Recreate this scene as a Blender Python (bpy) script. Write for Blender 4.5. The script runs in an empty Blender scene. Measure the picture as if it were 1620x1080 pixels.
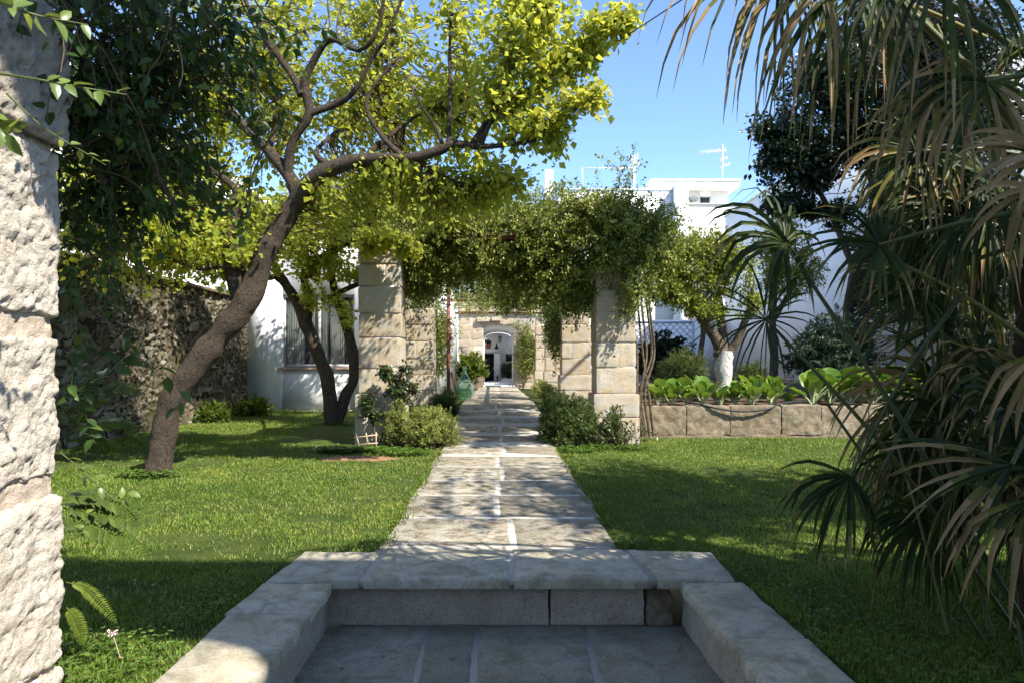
import bpy, math, random
import numpy as np
from mathutils import Vector

# ------------------------------------------------------------------ camera, sky, sun, exposure
sc = bpy.context.scene
COL = sc.collection
rng = np.random.default_rng(7)
random.seed(7)
EYE, F, VX, VY = 1.5, 1080.0, 786.0, 570.0
cam_d = bpy.data.cameras.new("camera")
cam = bpy.data.objects.new("camera", cam_d); COL.objects.link(cam)
cam.location = (0, 0, EYE); cam.rotation_euler = (math.radians(90), 0, 0)
cam_d.lens = 24; cam_d.sensor_width = 36
cam_d.shift_x = (810 - VX) / 1620; cam_d.shift_y = (VY - 540) / 1620
cam_d.clip_start = 0.05; cam_d.clip_end = 2000
sc.camera = cam

SUN = Vector((0.60, -0.50, 0.85)).normalized()          # direction towards the sun
w = bpy.data.worlds.new("World"); sc.world = w; w.use_nodes = True
nt = w.node_tree; bg = nt.nodes["Background"]
sky = nt.nodes.new("ShaderNodeTexSky"); sky.sky_type = 'NISHITA'; sky.sun_disc = False
sky.sun_elevation = math.asin(SUN.z); sky.sun_rotation = math.atan2(SUN.x, SUN.y)
sky.altitude = 100; sky.air_density = 0.75; sky.dust_density = 0.1; sky.ozone_density = 4.0
nt.links.new(sky.outputs[0], bg.inputs[0]); bg.inputs[1].default_value = 0.135
sd = bpy.data.lights.new("sun", 'SUN'); sd.energy = 3.9; sd.angle = math.radians(0.53); sd.color = (1.0, 0.95, 0.86)
so = bpy.data.objects.new("sun", sd); COL.objects.link(so)
so.rotation_euler = (-SUN).to_track_quat('-Z', 'Y').to_euler(); so.location = (20, -20, 30)
sc.view_settings.view_transform = 'Standard'; sc.view_settings.look = 'None'
sc.view_settings.gamma = 1.0; sc.view_settings.exposure = 1.56
try: sc.cycles.max_bounces = 8; sc.cycles.transparent_max_bounces = 8
except Exception: pass

# ------------------------------------------------------------------ helpers
def P(x, y, Y):
    """a measured photograph point at real distance Y -> world coordinates"""
    return np.array([(x - VX) / F * Y, Y, EYE - (y - VY) / F * Y])

def _hash(ix, iy, iz, s):
    h = (ix.astype(np.int64) * 374761393 + iy.astype(np.int64) * 668265263 + iz.astype(np.int64) * 2147483647 + s * 974711) & 0xffffffff
    h = ((h ^ (h >> 13)) * 1274126177) & 0xffffffff
    h = ((h ^ (h >> 16)) * 2246822519) & 0xffffffff
    return ((h ^ (h >> 15)) & 0xffffff) / float(0xffffff)
def vnoise(p, s=0):
    i = np.floor(p).astype(np.int64); f = p - i; f = f * f * (3 - 2 * f)
    r = 0
    for a in (0, 1):
        for b in (0, 1):
            for c in (0, 1):
                wgt = (f[:, 0] if a else 1 - f[:, 0]) * (f[:, 1] if b else 1 - f[:, 1]) * (f[:, 2] if c else 1 - f[:, 2])
                r = r + wgt * _hash(i[:, 0] + a, i[:, 1] + b, i[:, 2] + c, s)
    return r * 2 - 1
def fbm(p, o=4, s=0):
    r = 0; a = 0.5; q = p.copy()
    for k in range(o): r = r + a * vnoise(q, s + k); q = q * 2.03; a *= 0.5
    return r
def worley(p, s=0):
    i = np.floor(p).astype(np.int64); d1 = np.full(len(p), 9.0); d2 = np.full(len(p), 9.0); idd = np.zeros(len(p))
    for a in (-1, 0, 1):
        for b in (-1, 0, 1):
            for c in (-1, 0, 1):
                j = i + np.array([a, b, c])
                q = j + np.stack([_hash(j[:, 0], j[:, 1], j[:, 2], s + t) for t in (1, 2, 3)], 1)
                d = np.linalg.norm(q - p, axis=1); h = _hash(j[:, 0], j[:, 1], j[:, 2], s + 9)
                m = d < d1
                d2 = np.where(m, d1, np.minimum(d2, d)); idd = np.where(m, h, idd); d1 = np.where(m, d, d1)
    return d1, d2, idd
def nrm(v): return v / np.maximum(np.linalg.norm(v, axis=-1, keepdims=True), 1e-9)

class MB:
    """collects shapes in world coordinates and links them as one mesh object"""
    def __init__(s): s.V = []; s.F = []; s.T = []; s.n = 0
    def add(s, V, Fc, t=0.5):
        V = np.asarray(V, float).reshape(-1, 3); Fc = np.asarray(Fc, np.int64)
        s.V.append(V); s.F.append(Fc + s.n); s.T.append(np.broadcast_to(np.asarray(t, float), (len(Fc),)).copy()); s.n += len(V)
        return s
    def build(s, name, mat, parent=None, smooth=False):
        me = bpy.data.meshes.new(name)
        V = np.concatenate(s.V) if s.V else np.zeros((0, 3))
        if parent is not None: V = V - np.array(ROOTW[parent.name])
        me.vertices.add(len(V)); me.vertices.foreach_set("co", V.astype(np.float32).ravel())
        li = np.concatenate([f.ravel() for f in s.F]); sizes = np.concatenate([np.full(len(f), f.shape[1]) for f in s.F])
        me.loops.add(len(li)); me.loops.foreach_set("vertex_index", li.astype(np.int32))
        st = np.concatenate([[0], np.cumsum(sizes)[:-1]])
        me.polygons.add(len(sizes)); me.polygons.foreach_set("loop_start", st.astype(np.int32))
        me.update(calc_edges=True)
        a = me.attributes.new("tint", 'FLOAT', 'FACE'); a.data.foreach_set("value", np.concatenate(s.T).astype(np.float32))
        if smooth: me.polygons.foreach_set("use_smooth", np.ones(len(sizes), bool))
        me.materials.append(mat); me.validate()
        o = bpy.data.objects.new(name, me); COL.objects.link(o)
        if parent is not None:
            o.parent = parent; ROOTW[o.name] = ROOTW[parent.name]
        else: ROOTW[o.name] = (0, 0, 0)
        return o
    # ---- shapes
    def box(s, x0, x1, y0, y1, z0, z1, t=0.5):
        V = [(x, y, z) for z in (z0, z1) for y in (y0, y1) for x in (x0, x1)]
        return s.add(V, [(0, 2, 3, 1), (4, 5, 7, 6), (0, 1, 5, 4), (2, 6, 7, 3), (0, 4, 6, 2), (1, 3, 7, 5)], t)
    def slab(s, q, z0, z1, b=0.012, t=0.5, dz=(0, 0, 0, 0), wob=0.008):
        """a flagstone on four ground corners (counter-clockwise) with worn edges"""
        q = np.asarray(q, float); dz = np.asarray(dz, float); ns = 14 if wob else 1; N = 4 * ns
        u = (np.arange(N) % ns) / ns; k = np.arange(N) // ns; k2 = (k + 1) % 4
        dz = dz[k] * (1 - u) + dz[k2] * u; q = q[k] * (1 - u)[:, None] + q[k2] * u[:, None]; c = q.mean(0)
        if wob:
            h3 = np.column_stack([q * 9, np.zeros(N)]); q = q + np.column_stack([vnoise(h3, 3) + .6 * vnoise(h3 * 3, 5), vnoise(h3, 4) + .6 * vnoise(h3 * 3, 6)]) * wob
        inn = q + nrm(c - q) * b * 1.5
        ring = lambda a, z: np.column_stack([a, np.zeros(N) + z])
        V = np.vstack([ring(q, z0), ring(q, z1 - b + dz), ring(inn, z1 + dz)]); j = np.arange(N); j2 = (j + 1) % N
        s.add(V, np.concatenate([np.stack([j, j2, N + j2, N + j], 1), np.stack([N + j, N + j2, 2 * N + j2, 2 * N + j], 1)]), t)
        s.F.append(np.arange(2 * N, 3 * N)[None] + s.n - 3 * N); s.T.append(np.array([t])); return s
    def rough(s, x0, x1, y0, y1, z0, z1, res=0.05, r=0.02, amp=0.01, freq=6, seed=0, t=0.5, pit=0.0, pf=18, oct=4):
        """a stone block with rounded edges and an uneven surface"""
        lo = np.array([x0, y0, z0]); hi = np.array([x1, y1, z1]); sz = hi - lo
        r = min(r, 0.45 * sz.min())
        for ax in range(3):
            u, v = [(1, 2), (2, 0), (0, 1)][ax]
            nu = max(2, int(sz[u] / res) + 1); nv = max(2, int(sz[v] / res) + 1)
            gu, gv = np.meshgrid(np.linspace(0, 1, nu + 1), np.linspace(0, 1, nv + 1), indexing='ij')
            for side in (0, 1):
                p = np.zeros((gu.size, 3)); p[:, u] = lo[u] + gu.ravel() * sz[u]; p[:, v] = lo[v] + gv.ravel() * sz[v]
                p[:, ax] = (lo, hi)[side][ax]
                q = np.clip(p, lo + r, hi - r); d = nrm(p - q); p2 = q + d * r
                h = fbm(p2 * freq + seed * 3.7, oct, seed) * amp * 2
                if pit:
                    w1, w2, _ = worley(p2 * pf, seed); h = h - pit * np.clip(1 - w1 * 1.9, 0, 1)
                p2 = p2 + d * h[:, None]
                idx = np.arange(gu.size).reshape(nu + 1, nv + 1)
                a, b_, c, e = idx[:-1, :-1].ravel(), idx[1:, :-1].ravel(), idx[1:, 1:].ravel(), idx[:-1, 1:].ravel()
                fc = np.stack([a, b_, c, e] if side else [a, e, c, b_], 1)
                s.add(p2, fc, t)
        return s
    def tubes(s, Pt, R, k=5, t=0.5, cap=False):
        """Pt (T,n,3), R (T,n): many round stems at once"""
        Pt = np.asarray(Pt, float); R = np.asarray(R, float)
        if Pt.ndim == 2: Pt = Pt[None]; R = R[None]
        T, n, _ = Pt.shape
        tg = nrm(np.gradient(Pt, axis=1))
        mean = nrm(Pt[:, -1] - Pt[:, 0] + 1e-6)
        ref = np.where(np.abs(mean[:, 2:3]) > 0.75, np.array([[1.0, 0.13, 0]]), np.array([[0, 0.1, 1.0]]))
        u = nrm(np.cross(tg, ref[:, None, :])); v = np.cross(tg, u)
        a = np.linspace(0, 2 * np.pi, k, endpoint=False)
        ring = u[:, :, None, :] * np.cos(a)[None, None, :, None] + v[:, :, None, :] * np.sin(a)[None, None, :, None]
        V = Pt[:, :, None, :] + ring * R[:, :, None, None]
        idx = np.arange(T * n * k).reshape(T, n, k); nx = np.roll(idx, -1, axis=2)
        fc = np.stack([idx[:, :-1], nx[:, :-1], nx[:, 1:], idx[:, 1:]], -1).reshape(-1, 4)
        base = s.n
        s.add(V.reshape(-1, 3), fc, np.repeat(np.broadcast_to(np.asarray(t, float), (T,)), (n - 1) * k))
        if cap:
            for e in (0, n - 1):
                s.F.append(base + idx[:, e, :] if e else base + idx[:, e, ::-1]); s.T.append(np.full(T, 0.5))
        return s
    def lathe(s, prof, c, k=20, t=0.5):
        prof = np.asarray(prof, float); a = np.linspace(0, 2 * np.pi, k, endpoint=False)
        V = np.stack([c[0] + prof[:, 0:1] * np.cos(a), c[1] + prof[:, 0:1] * np.sin(a), c[2] + prof[:, 1:2] + 0 * a], -1)
        n = len(prof); idx = np.arange(n * k).reshape(n, k); nx = np.roll(idx, -1, 1)
        return s.add(V.reshape(-1, 3), np.stack([idx[:-1], nx[:-1], nx[1:], idx[1:]], -1).reshape(-1, 4), t)
    def leaves(s, p, d, n, S, wr=0.28, t=0.5, curl=0.12, fold=0.08):
        d = nrm(d); W = nrm(np.cross(d, n)); n = np.cross(W, d); S = np.asarray(S).reshape(-1, 1)
        V = np.stack([p, p + d * .42 * S + W * wr * S + n * fold * S, p + d * S - n * curl * S, p + d * .42 * S - W * wr * S + n * fold * S], 1)
        m = len(p); b = np.arange(m)[:, None] * 4
        fc = np.concatenate([b + np.array([0, 1, 2]), b + np.array([0, 2, 3])])
        tt = np.broadcast_to(np.asarray(t, float), (m,))
        return s.add(V.reshape(-1, 3), fc, np.concatenate([tt, tt]))
    def bigleaves(s, p, d, n, S, wr=0.25, t=0.5, curl=0.2, fold=0.1):
        d = nrm(d); W = nrm(np.cross(d, n)); n = np.cross(W, d); S = np.asarray(S).reshape(-1, 1)
        def pt(a, w_, z): return p + d * a * S + W * w_ * wr * S + n * z * S
        f = fold
        V = np.stack([pt(0, 0, 0), pt(.26, 1, f), pt(.28, 0, 0.02), pt(.26, -1, f), pt(.62, .92, f * .8 - curl * .35), pt(.64, 0, -curl * .4), pt(.62, -.92, f * .8 - curl * .35), pt(1, 0, -curl)], 1)
        m = len(p); b = np.arange(m)[:, None] * 8; tt = np.broadcast_to(np.asarray(t, float), (m,))
        s.add(V.reshape(-1, 3), np.concatenate([b + np.array(x) for x in ([0, 1, 2], [0, 2, 3], [4, 7, 5], [5, 7, 6])]), np.tile(tt, 4))
        Vn = s.n - m * 8
        q = np.concatenate([b + np.array(x) for x in ([1, 4, 5, 2], [2, 5, 6, 3])]) + Vn
        s.F.append(q); s.T.append(np.tile(tt, 2)); return s

ROOTW = {}
def tag(o, label, cat, group=None):
    o["label"] = label; o["category"] = cat
    if group: o["group"] = group
    return o
def kind(o, k): o["kind"] = k; return o
def thing(name, loc, label, cat, group=None):
    o = bpy.data.objects.new(name, None); COL.objects.link(o); o.location = tuple(loc); o.empty_display_size = 0.1
    ROOTW[o.name] = tuple(loc); return tag(o, label, cat, group)
def dup(root, loc, label, rz=0, sc_=1):
    r = root.copy(); COL.objects.link(r); r.location = tuple(loc); r.rotation_euler = (0, 0, rz); r.scale = (sc_,) * 3; r["label"] = label
    for ch in list(root.children):
        c = ch.copy(); COL.objects.link(c); c.parent = r
        for g in ch.children: d = g.copy(); COL.objects.link(d); d.parent = c
    return r
def curve(pts, n=24):
    """smooth line through control points; extra columns (radius) are interpolated too"""
    p = np.asarray(pts, float)
    if len(p) == 2: p = np.vstack([p[0], (p[0] + p[1]) / 2, p[1]])
    q = np.vstack([2 * p[0] - p[1], p, 2 * p[-1] - p[-2]]); out = []
    m = len(p) - 1
    for tt in np.linspace(0, m - 1e-6, n):
        i = int(tt); f = tt - i; a, b, c, d = q[i], q[i + 1], q[i + 2], q[i + 3]
        out.append(0.5 * ((2 * b) + (c - a) * f + (2 * a - 5 * b + 4 * c - d) * f ** 2 + (3 * b - a - 3 * c + d) * f ** 3))
    return np.array(out)
def ball(n, c, r, hollow=0.0):
    v = nrm(rng.normal(size=(n, 3))) * (hollow + (1 - hollow) * rng.random((n, 1)) ** (1 / 2.2)); return np.asarray(c) + v * np.asarray(r)
def twigs(targets, limb, n=7, lift=0.12, jit=0.06):
    """stems that leave the nearest limb and end at the targets -> (T,n,3)"""
    T = len(targets); d = np.linalg.norm(targets[:, None, :] - limb[None], axis=2) * (0.85 + 0.3 * rng.random((T, len(limb))))
    st = limb[d.argmin(1)]; L = np.linalg.norm(targets - st, axis=1, keepdims=True)
    ct = st * .45 + targets * .55 + np.array([0, 0, 1]) * L * lift + rng.normal(size=(T, 3)) * L * jit * 2
    u = np.linspace(0, 1, n)[None, :, None]
    pts = (1 - u) ** 2 * st[:, None] + 2 * u * (1 - u) * ct[:, None] + u ** 2 * targets[:, None]
    pts[:, 1:-1] += rng.normal(size=(T, n - 2, 3)) * (L * jit)[:, None] * .4
    return pts
def along(tw, per, lo=0.3, spread=0.05):
    """points and directions along stems"""
    T, n, _ = tw.shape; N = T * per
    k = np.repeat(np.arange(T), per); u = (lo + (1 - lo) * rng.random(N) ** 0.8) * (n - 1.001); i = u.astype(int); f = (u - i)[:, None]
    p = tw[k, i] * (1 - f) + tw[k, i + 1] * f; tg = nrm(tw[k, i + 1] - tw[k, i])
    return p + rng.normal(size=(N, 3)) * spread, tg, k
def leafdirs(tg, N, droop=0.3, out=0.9, up=0.7):
    d = nrm(tg * 0.6 + rng.normal(size=(N, 3)) * out + np.array([0, 0, -droop]))
    n = nrm(rng.normal(size=(N, 3)) * 0.6 + np.array([0, 0, up])); return d, n
def strands(starts, dirs, L, n=8, sag=0.5, wob=0.12):
    """hanging or arching shoots"""
    T = len(starts); d = nrm(dirs); p = starts.copy(); out = [p]
    L = np.broadcast_to(np.asarray(L, float), (T,))
    for k in range(n - 1):
        d = nrm(d + np.array([0, 0, -sag / n]) + rng.normal(size=(T, 3)) * wob); p = p + d * (L / (n - 1))[:, None]; out.append(p)
    return np.stack(out, 1)

# ------------------------------------------------------------------ materials
class NB:
    def __init__(s, name):
        s.m = bpy.data.materials.new(name); s.m.use_nodes = True; s.t = s.m.node_tree; s.b = s.t.nodes["Principled BSDF"]; s.o = s.t.nodes["Material Output"]
        s.tc = s.t.nodes.new("ShaderNodeTexCoord").outputs["Object"]
    def n(s, ty, **kw):
        nd = s.t.nodes.new(ty)
        for k, v in kw.items(): setattr(nd, k, v)
        return nd
    def l(s, a, b): s.t.links.new(a, b)
    def val(s, sock, v):
        if hasattr(v, 'is_linked') or hasattr(v, 'links'): s.l(v, sock)
        else: sock.default_value = v
    def noise(s, scale, det=6, rough=.6, vec=None, dist=0.0):
        nd = s.n("ShaderNodeTexNoise"); nd.inputs["Scale"].default_value = scale; nd.inputs["Detail"].default_value = det; nd.inputs["Roughness"].default_value = rough
        nd.inputs["Distortion"].default_value = dist
        s.l(vec or s.tc, nd.inputs["Vector"]); return nd.outputs["Fac"]
    def voro(s, scale, feat='F1', out="Distance", vec=None):
        nd = s.n("ShaderNodeTexVoronoi"); nd.feature = feat; nd.inputs["Scale"].default_value = scale; s.l(vec or s.tc, nd.inputs["Vector"]); return nd.outputs[out]
    def ramp(s, f, stops):
        nd = s.n("ShaderNodeValToRGB"); e = nd.color_ramp.elements
        while len(e) < len(stops): e.new(0.5)
        for k, (p, c) in enumerate(stops): e[k].position = p; e[k].color = (*c, 1) if len(c) == 3 else c
        s.l(f, nd.inputs[0]); return nd.outputs[0]
    def mix(s, f, a, b, mode='MIX'):
        nd = s.n("ShaderNodeMix", data_type='RGBA', blend_type=mode)
        s.val(nd.inputs[0], f)
        for i, c in ((6, a), (7, b)):
            if isinstance(c, tuple): nd.inputs[i].default_value = (*c, 1)
            else: s.l(c, nd.inputs[i])
        return nd.outputs[2]
    def attr(s): nd = s.n("ShaderNodeAttribute"); nd.attribute_name = "tint"; return nd.outputs["Fac"]
    def rng01(s, f, a, b, c=0.0, d=1.0):
        nd = s.n("ShaderNodeMapRange"); s.l(f, nd.inputs[0])
        for i, v in zip((1, 2, 3, 4), (a, b, c, d)): nd.inputs[i].default_value = v
        return nd.outputs[0]
    def bump(s, h, st=0.5, dist=0.02):
        nd = s.n("ShaderNodeBump"); nd.inputs["Strength"].default_value = st; nd.inputs["Distance"].default_value = dist; s.l(h, nd.inputs["Height"]); s.l(nd.outputs[0], s.b.inputs["Normal"])
    def col(s, c, rough=0.8, spec=0.3):
        s.val(s.b.inputs["Base Color"], (*c, 1) if isinstance(c, tuple) else c); s.b.inputs["Roughness"].default_value = rough; s.b.inputs["Specular IOR Level"].default_value = spec; return s

def leaf_mat(name, stops, transl=0.35, rough=0.5, spec=0.35, tcol=None):
    b = NB(name); c = b.ramp(b.attr(), stops); nz = b.noise(9, 3)
    c = b.mix(b.rng01(nz, .3, .7, 0, .35), c, tuple(x * .55 for x in stops[0][1]))
    b.col(c, rough, spec)
    tr = b.n("ShaderNodeBsdfTranslucent"); mx = b.n("ShaderNodeMixShader"); mx.inputs[0].default_value = transl
    b.l(b.mix(0.5, c, tcol or stops[-1][1]), tr.inputs[0]); b.l(b.b.outputs[0], mx.inputs[1]); b.l(tr.outputs[0], mx.inputs[2]); b.l(mx.outputs[0], b.o.inputs[0])
    return b.m

def stone_mat(name, base, dark, warm, sc1=3, tintamp=0.5, bump=0.5, spot=0.25, fine=60, moss=None, mr=(.5, .72)):
    b = NB(name); n1 = b.noise(sc1, 8, .65); n2 = b.noise(sc1 * 5, 6, .7); n3 = b.noise(fine, 5, .7)
    c = b.mix(b.rng01(n1, .35, .68), base, warm)
    c = b.mix(b.rng01(n2, .5, .75, 0, .6), c, dark)
    c = b.mix(b.rng01(n3, .55, .75, 0, spot * 2), c, tuple(x * .5 for x in dark))
    if moss: c = b.mix(b.rng01(b.noise(sc1 * 1.7, 7, .7, dist=.6), mr[0], mr[1], 0, .85), c, moss)
    t = b.attr(); c = b.mix(b.rng01(t, 0, 1, tintamp, 0), c, tuple(x * .55 for x in warm))
    b.col(c, .9, .15)
    ad = b.n("ShaderNodeMath", operation='ADD'); b.l(n2, ad.inputs[0]); b.l(n3, ad.inputs[1]); b.bump(ad.outputs[0], bump, .015)
    return b.m

M = {}
M['lime'] = stone_mat('limestone_block', (.53, .46, .345), (.30, .24, .16), (.45, .33, .19), 2.4, .4, .8, .4, 55, (.44, .41, .36), (.45, .6))
M['mortar'] = stone_mat('mortar', (.55, .50, .42), (.36, .32, .26), (.50, .43, .33), 6, .1, .5)
M['pier'] = stone_mat('rough_pier_stone', (.62, .56, .47), (.38, .32, .25), (.55, .47, .37), 7, .8, 1.0, .2, 80)
M['flag'] = stone_mat('flagstone', (.47, .43, .36), (.16, .13, .085), (.34, .29, .20), 4.0, .7, .7, .7, 60, (.12, .095, .05), (.46, .60))
M['joint'] = stone_mat('path_joint', (.50, .465, .40), (.32, .29, .24), (.45, .41, .34), 9, .1, .6, .4)
M['coping'] = stone_mat('coping_stone', (.52, .465, .36), (.26, .225, .15), (.42, .365, .25), 3.0, .5, .5, .5, 50, (.22, .195, .125), (.45, .62))
M['riser'] = stone_mat('pitted_riser', (.66, .59, .48), (.26, .22, .16), (.48, .42, .32), 4, .3, 1.0, 1.0, 75)
M['landing'] = stone_mat('landing_stone', (.40, .36, .28), (.15, .13, .09), (.28, .25, .175), 3.5, .6, .6, .8, 60, (.17, .15, .085), (.46, .66))
M['bed'] = stone_mat('bed_stone', (.31, .265, .20), (.13, .11, .075), (.28, .20, .125), 3.2, .6, .9, .6, 45, (.13, .11, .06), (.42, .62))
M['pointing'] = stone_mat('tan_mortar', (.50, .42, .33), (.36, .29, .22), (.46, .37, .28), 6, .1, .6)
def rubble():
    b = NB('dry_stone'); mp = b.n("ShaderNodeMapping"); mp.inputs["Scale"].default_value = (1, 1, 1.7); b.l(b.tc, mp.inputs[0])
    t = b.attr(); c = b.ramp(t, [(0, (.016, .013, .008)), (.12, (.045, .037, .022)), (.25, (.10, .082, .055)), (.6, (.155, .13, .09)), (1, (.30, .27, .22))])
    n2 = b.noise(14, 6, .7); c = b.mix(b.rng01(n2, .48, .7, 0, .75), c, (.11, .085, .055)); n1 = b.noise(1.2, 6, .6)
    c = b.mix(b.rng01(n1, .45, .65, 0, .8), c, (.075, .07, .028)); b.col(c, .95, .1); b.bump(n2, .8, .03); return b.m
M['rubble'] = rubble()
def white(name='limewash', base=(.80, .80, .79), dirt=(.55, .50, .42), amt=.35):
    b = NB(name); n1 = b.noise(.8, 7, .65); n2 = b.noise(7, 5, .7)
    c = b.mix(b.rng01(n1, .5, .8, 0, amt), base, dirt); c = b.mix(b.rng01(n2, .6, .8, 0, amt * .6), c, (.6, .57, .52)); b.col(c, .85, .15); b.bump(n2, .25, .01); return b.m
M['white'] = white()
M['whitedirty'] = white('weathered_limewash', (.72, .69, .64), (.40, .35, .28), .7)
M['bark'] = (lambda b: (b.col(b.mix(b.rng01(b.noise(22, 9, .8, None, 1.5), .4, .62), (.035, .025, .017), (.17, .13, .095)), .9, .15), b.bump(b.noise(26, 9, .85, None, 1.5), 1.0, .06), b.m)[-1])(NB('apricot_bark'))
M['bark2'] = (lambda b: (b.col(b.mix(b.rng01(b.noise(12, 6, .7), .4, .65), (.06, .045, .03), (.17, .13, .09)), .9, .15), b.bump(b.noise(18, 6, .8), .8, .02), b.m)[-1])(NB('citrus_bark'))
M['twig'] = (lambda b: (b.col(b.mix(b.noise(20, 3), (.06, .04, .025), (.14, .10, .06)), .85, .2), b.m)[-1])(NB('twig_bark'))
M['limed'] = (lambda b: (b.col(b.mix(b.rng01(b.noise(14, 5, .7), .45, .65), (.62, .60, .56), (.30, .26, .2)), .9, .1), b.bump(b.noise(18, 6, .8), .8, .02), b.m)[-1])(NB('limewashed_bark'))
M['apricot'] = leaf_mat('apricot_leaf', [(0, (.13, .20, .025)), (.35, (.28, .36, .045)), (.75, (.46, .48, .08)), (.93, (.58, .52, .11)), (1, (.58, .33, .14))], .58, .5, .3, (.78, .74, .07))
M['gloss'] = leaf_mat('creeper_leaf', [(0, (.020, .045, .012)), (.6, (.060, .115, .022)), (.88, (.12, .19, .03)), (1, (.30, .34, .04))], .38, .42, .3, (.10, .16, .02))
M['sprig'] = leaf_mat('young_creeper_leaf', [(0, (.07, .11, .03)), (.6, (.13, .19, .035)), (1, (.26, .30, .04))], .3, .35, .5)
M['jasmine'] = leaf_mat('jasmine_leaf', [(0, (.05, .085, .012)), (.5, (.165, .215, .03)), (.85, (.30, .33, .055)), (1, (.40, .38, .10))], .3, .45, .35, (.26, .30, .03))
M['citrus'] = leaf_mat('citrus_leaf', [(0, (.07, .11, .012)), (.5, (.22, .265, .025)), (.85, (.40, .42, .05)), (1, (.55, .50, .13))], .3, .4, .4, (.32, .34, .03))
M['dark'] = leaf_mat('evergreen_leaf', [(0, (.008, .020, .008)), (.7, (.020, .042, .014)), (1, (.05, .085, .025))], .12, .35, .45, (.05, .09, .02))
M['oleander'] = leaf_mat('oleander_leaf', [(0, (.025, .05, .025)), (.7, (.05, .085, .045)), (1, (.10, .14, .07))], .2, .4, .4)
M['rosemary'] = leaf_mat('rosemary_leaf', [(0, (.08, .11, .022)), (.5, (.22, .26, .055)), (.85, (.36, .38, .09)), (1, (.46, .40, .15))], .2, .6, .2)
M['lavender'] = leaf_mat('lavender_leaf', [(0, (.03, .055, .016)), (.6, (.085, .13, .030)), (1, (.20, .23, .06))], .2, .6, .2)
M['rose'] = leaf_mat('rose_leaf', [(0, (.018, .04, .016)), (.7, (.045, .08, .025)), (.95, (.12, .17, .03)), (1, (.28, .10, .05))], .25, .35, .4)
M['fern'] = leaf_mat('fern_leaf', [(0, (.035, .07, .012)), (.6, (.12, .17, .02)), (1, (.27, .29, .03))], .35, .5, .3)
M['chard'] = leaf_mat('chard_leaf', [(0, (.08, .16, .015)), (.5, (.13, .235, .022)), (1, (.25, .33, .055))], .3, .42, .35, (.28, .40, .04))
M['stalk'] = leaf_mat('chard_stalk', [(0, (.36, .42, .20)), (1, (.55, .60, .36))], .2, .4, .4)
M['grass'] = leaf_mat('grass_blade', [(0, (.06, .12, .014)), (.5, (.175, .26, .035)), (.85, (.34, .37, .065)), (1, (.44, .36, .15))], .35, .5, .25, (.24, .34, .03))
M['clover'] = leaf_mat('clover_leaf', [(0, (.07, .13, .02)), (1, (.16, .27, .04))], .35, .5, .25)
M['palm'] = leaf_mat('palm_leaf', [(0, (.014, .028, .006)), (.3, (.038, .060, .010)), (.48, (.080, .108, .018)), (.56, (.20, .18, .035)), (.66, (.32, .20, .08)), (1, (.52, .35, .17))], .25, .5, .22, (.14, .16, .03))
M['petiole'] = (lambda b: (b.col(b.ramp(b.attr(), [(0, (.035, .05, .012)), (.6, (.085, .095, .02)), (1, (.26, .19, .05))]), .45, .4), b.m)[-1])(NB('palm_stalk'))
M['fibre'] = (lambda b: (b.col(b.mix(b.noise(25, 6, .8), (.03, .02, .012), (.16, .10, .06)), .95, .1), b.bump(b.noise(40, 6, .8), 1, .03), b.m)[-1])(NB('palm_fibre'))
M['soilr'] = (lambda b: (b.col(b.mix(b.noise(9, 7, .7), (.20, .10, .055), (.40, .23, .14)), .95, .1), b.bump(b.noise(30, 6, .8), 1, .03), b.m)[-1])(NB('red_soil'))
M['soil'] = (lambda b: (b.col(b.mix(b.noise(6, 7, .7), (.06, .04, .025), (.17, .12, .08)), .95, .1), b.bump(b.noise(25, 6, .8), 1, .04), b.m)[-1])(NB('bed_soil'))
M['turf'] = (lambda b: (b.col(b.mix(b.rng01(b.noise(2.5, 8, .7), .4, .65), (.045, .075, .014), (.10, .12, .03)), .95, .1), b.bump(b.noise(50, 6, .8), 1, .03), b.m)[-1])(NB('turf'))
M['rust'] = (lambda b: (b.col(b.mix(b.rng01(b.noise(12, 6, .7), .4, .6), (.10, .04, .03), (.24, .09, .065)), .7, .3), b.bump(b.noise(40, 4, .7), .3, .005), b.m)[-1])(NB('rusty_steel'))
M['dark_door'] = NB('dark_painted_door').col((.035, .038, .05), .55, .35).m
M['black'] = NB('black_iron').col((.02, .02, .022), .5, .4).m
M['hose'] = NB('black_rubber').col((.018, .017, .017), .55, .4).m
M['frame'] = NB('grey_window_frame').col((.36, .36, .36), .5, .4).m
M['sillm'] = stone_mat('terracotta_sill', (.45, .30, .22), (.30, .2, .14), (.42, .27, .19), 5, .1, .3)
M['curtain'] = NB('linen_curtain').col((.62, .60, .55), .9, .1).m
M['cane'] = NB('bamboo_cane').col((.48, .34, .22), .7, .3).m
M['terra'] = NB('terracotta').col((.38, .17, .09), .85, .2).m
M['metal'] = NB('galvanised_tube').col((.62, .64, .66), .45, .5).m
M['trellis'] = NB('pale_trellis').col((.55, .60, .66), .7, .2).m
M['room_shade'] = NB('painted_room_shade').col((.05, .05, .055), .9, .1).m  # near-black colour stands in for the shade of unlit rooms behind windows
M['fruit'] = NB('green_apricot').col((.32, .36, .06), .5, .3).m
M['flower'] = NB('pink_flower').col((.75, .55, .55), .8, .2).m
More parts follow.
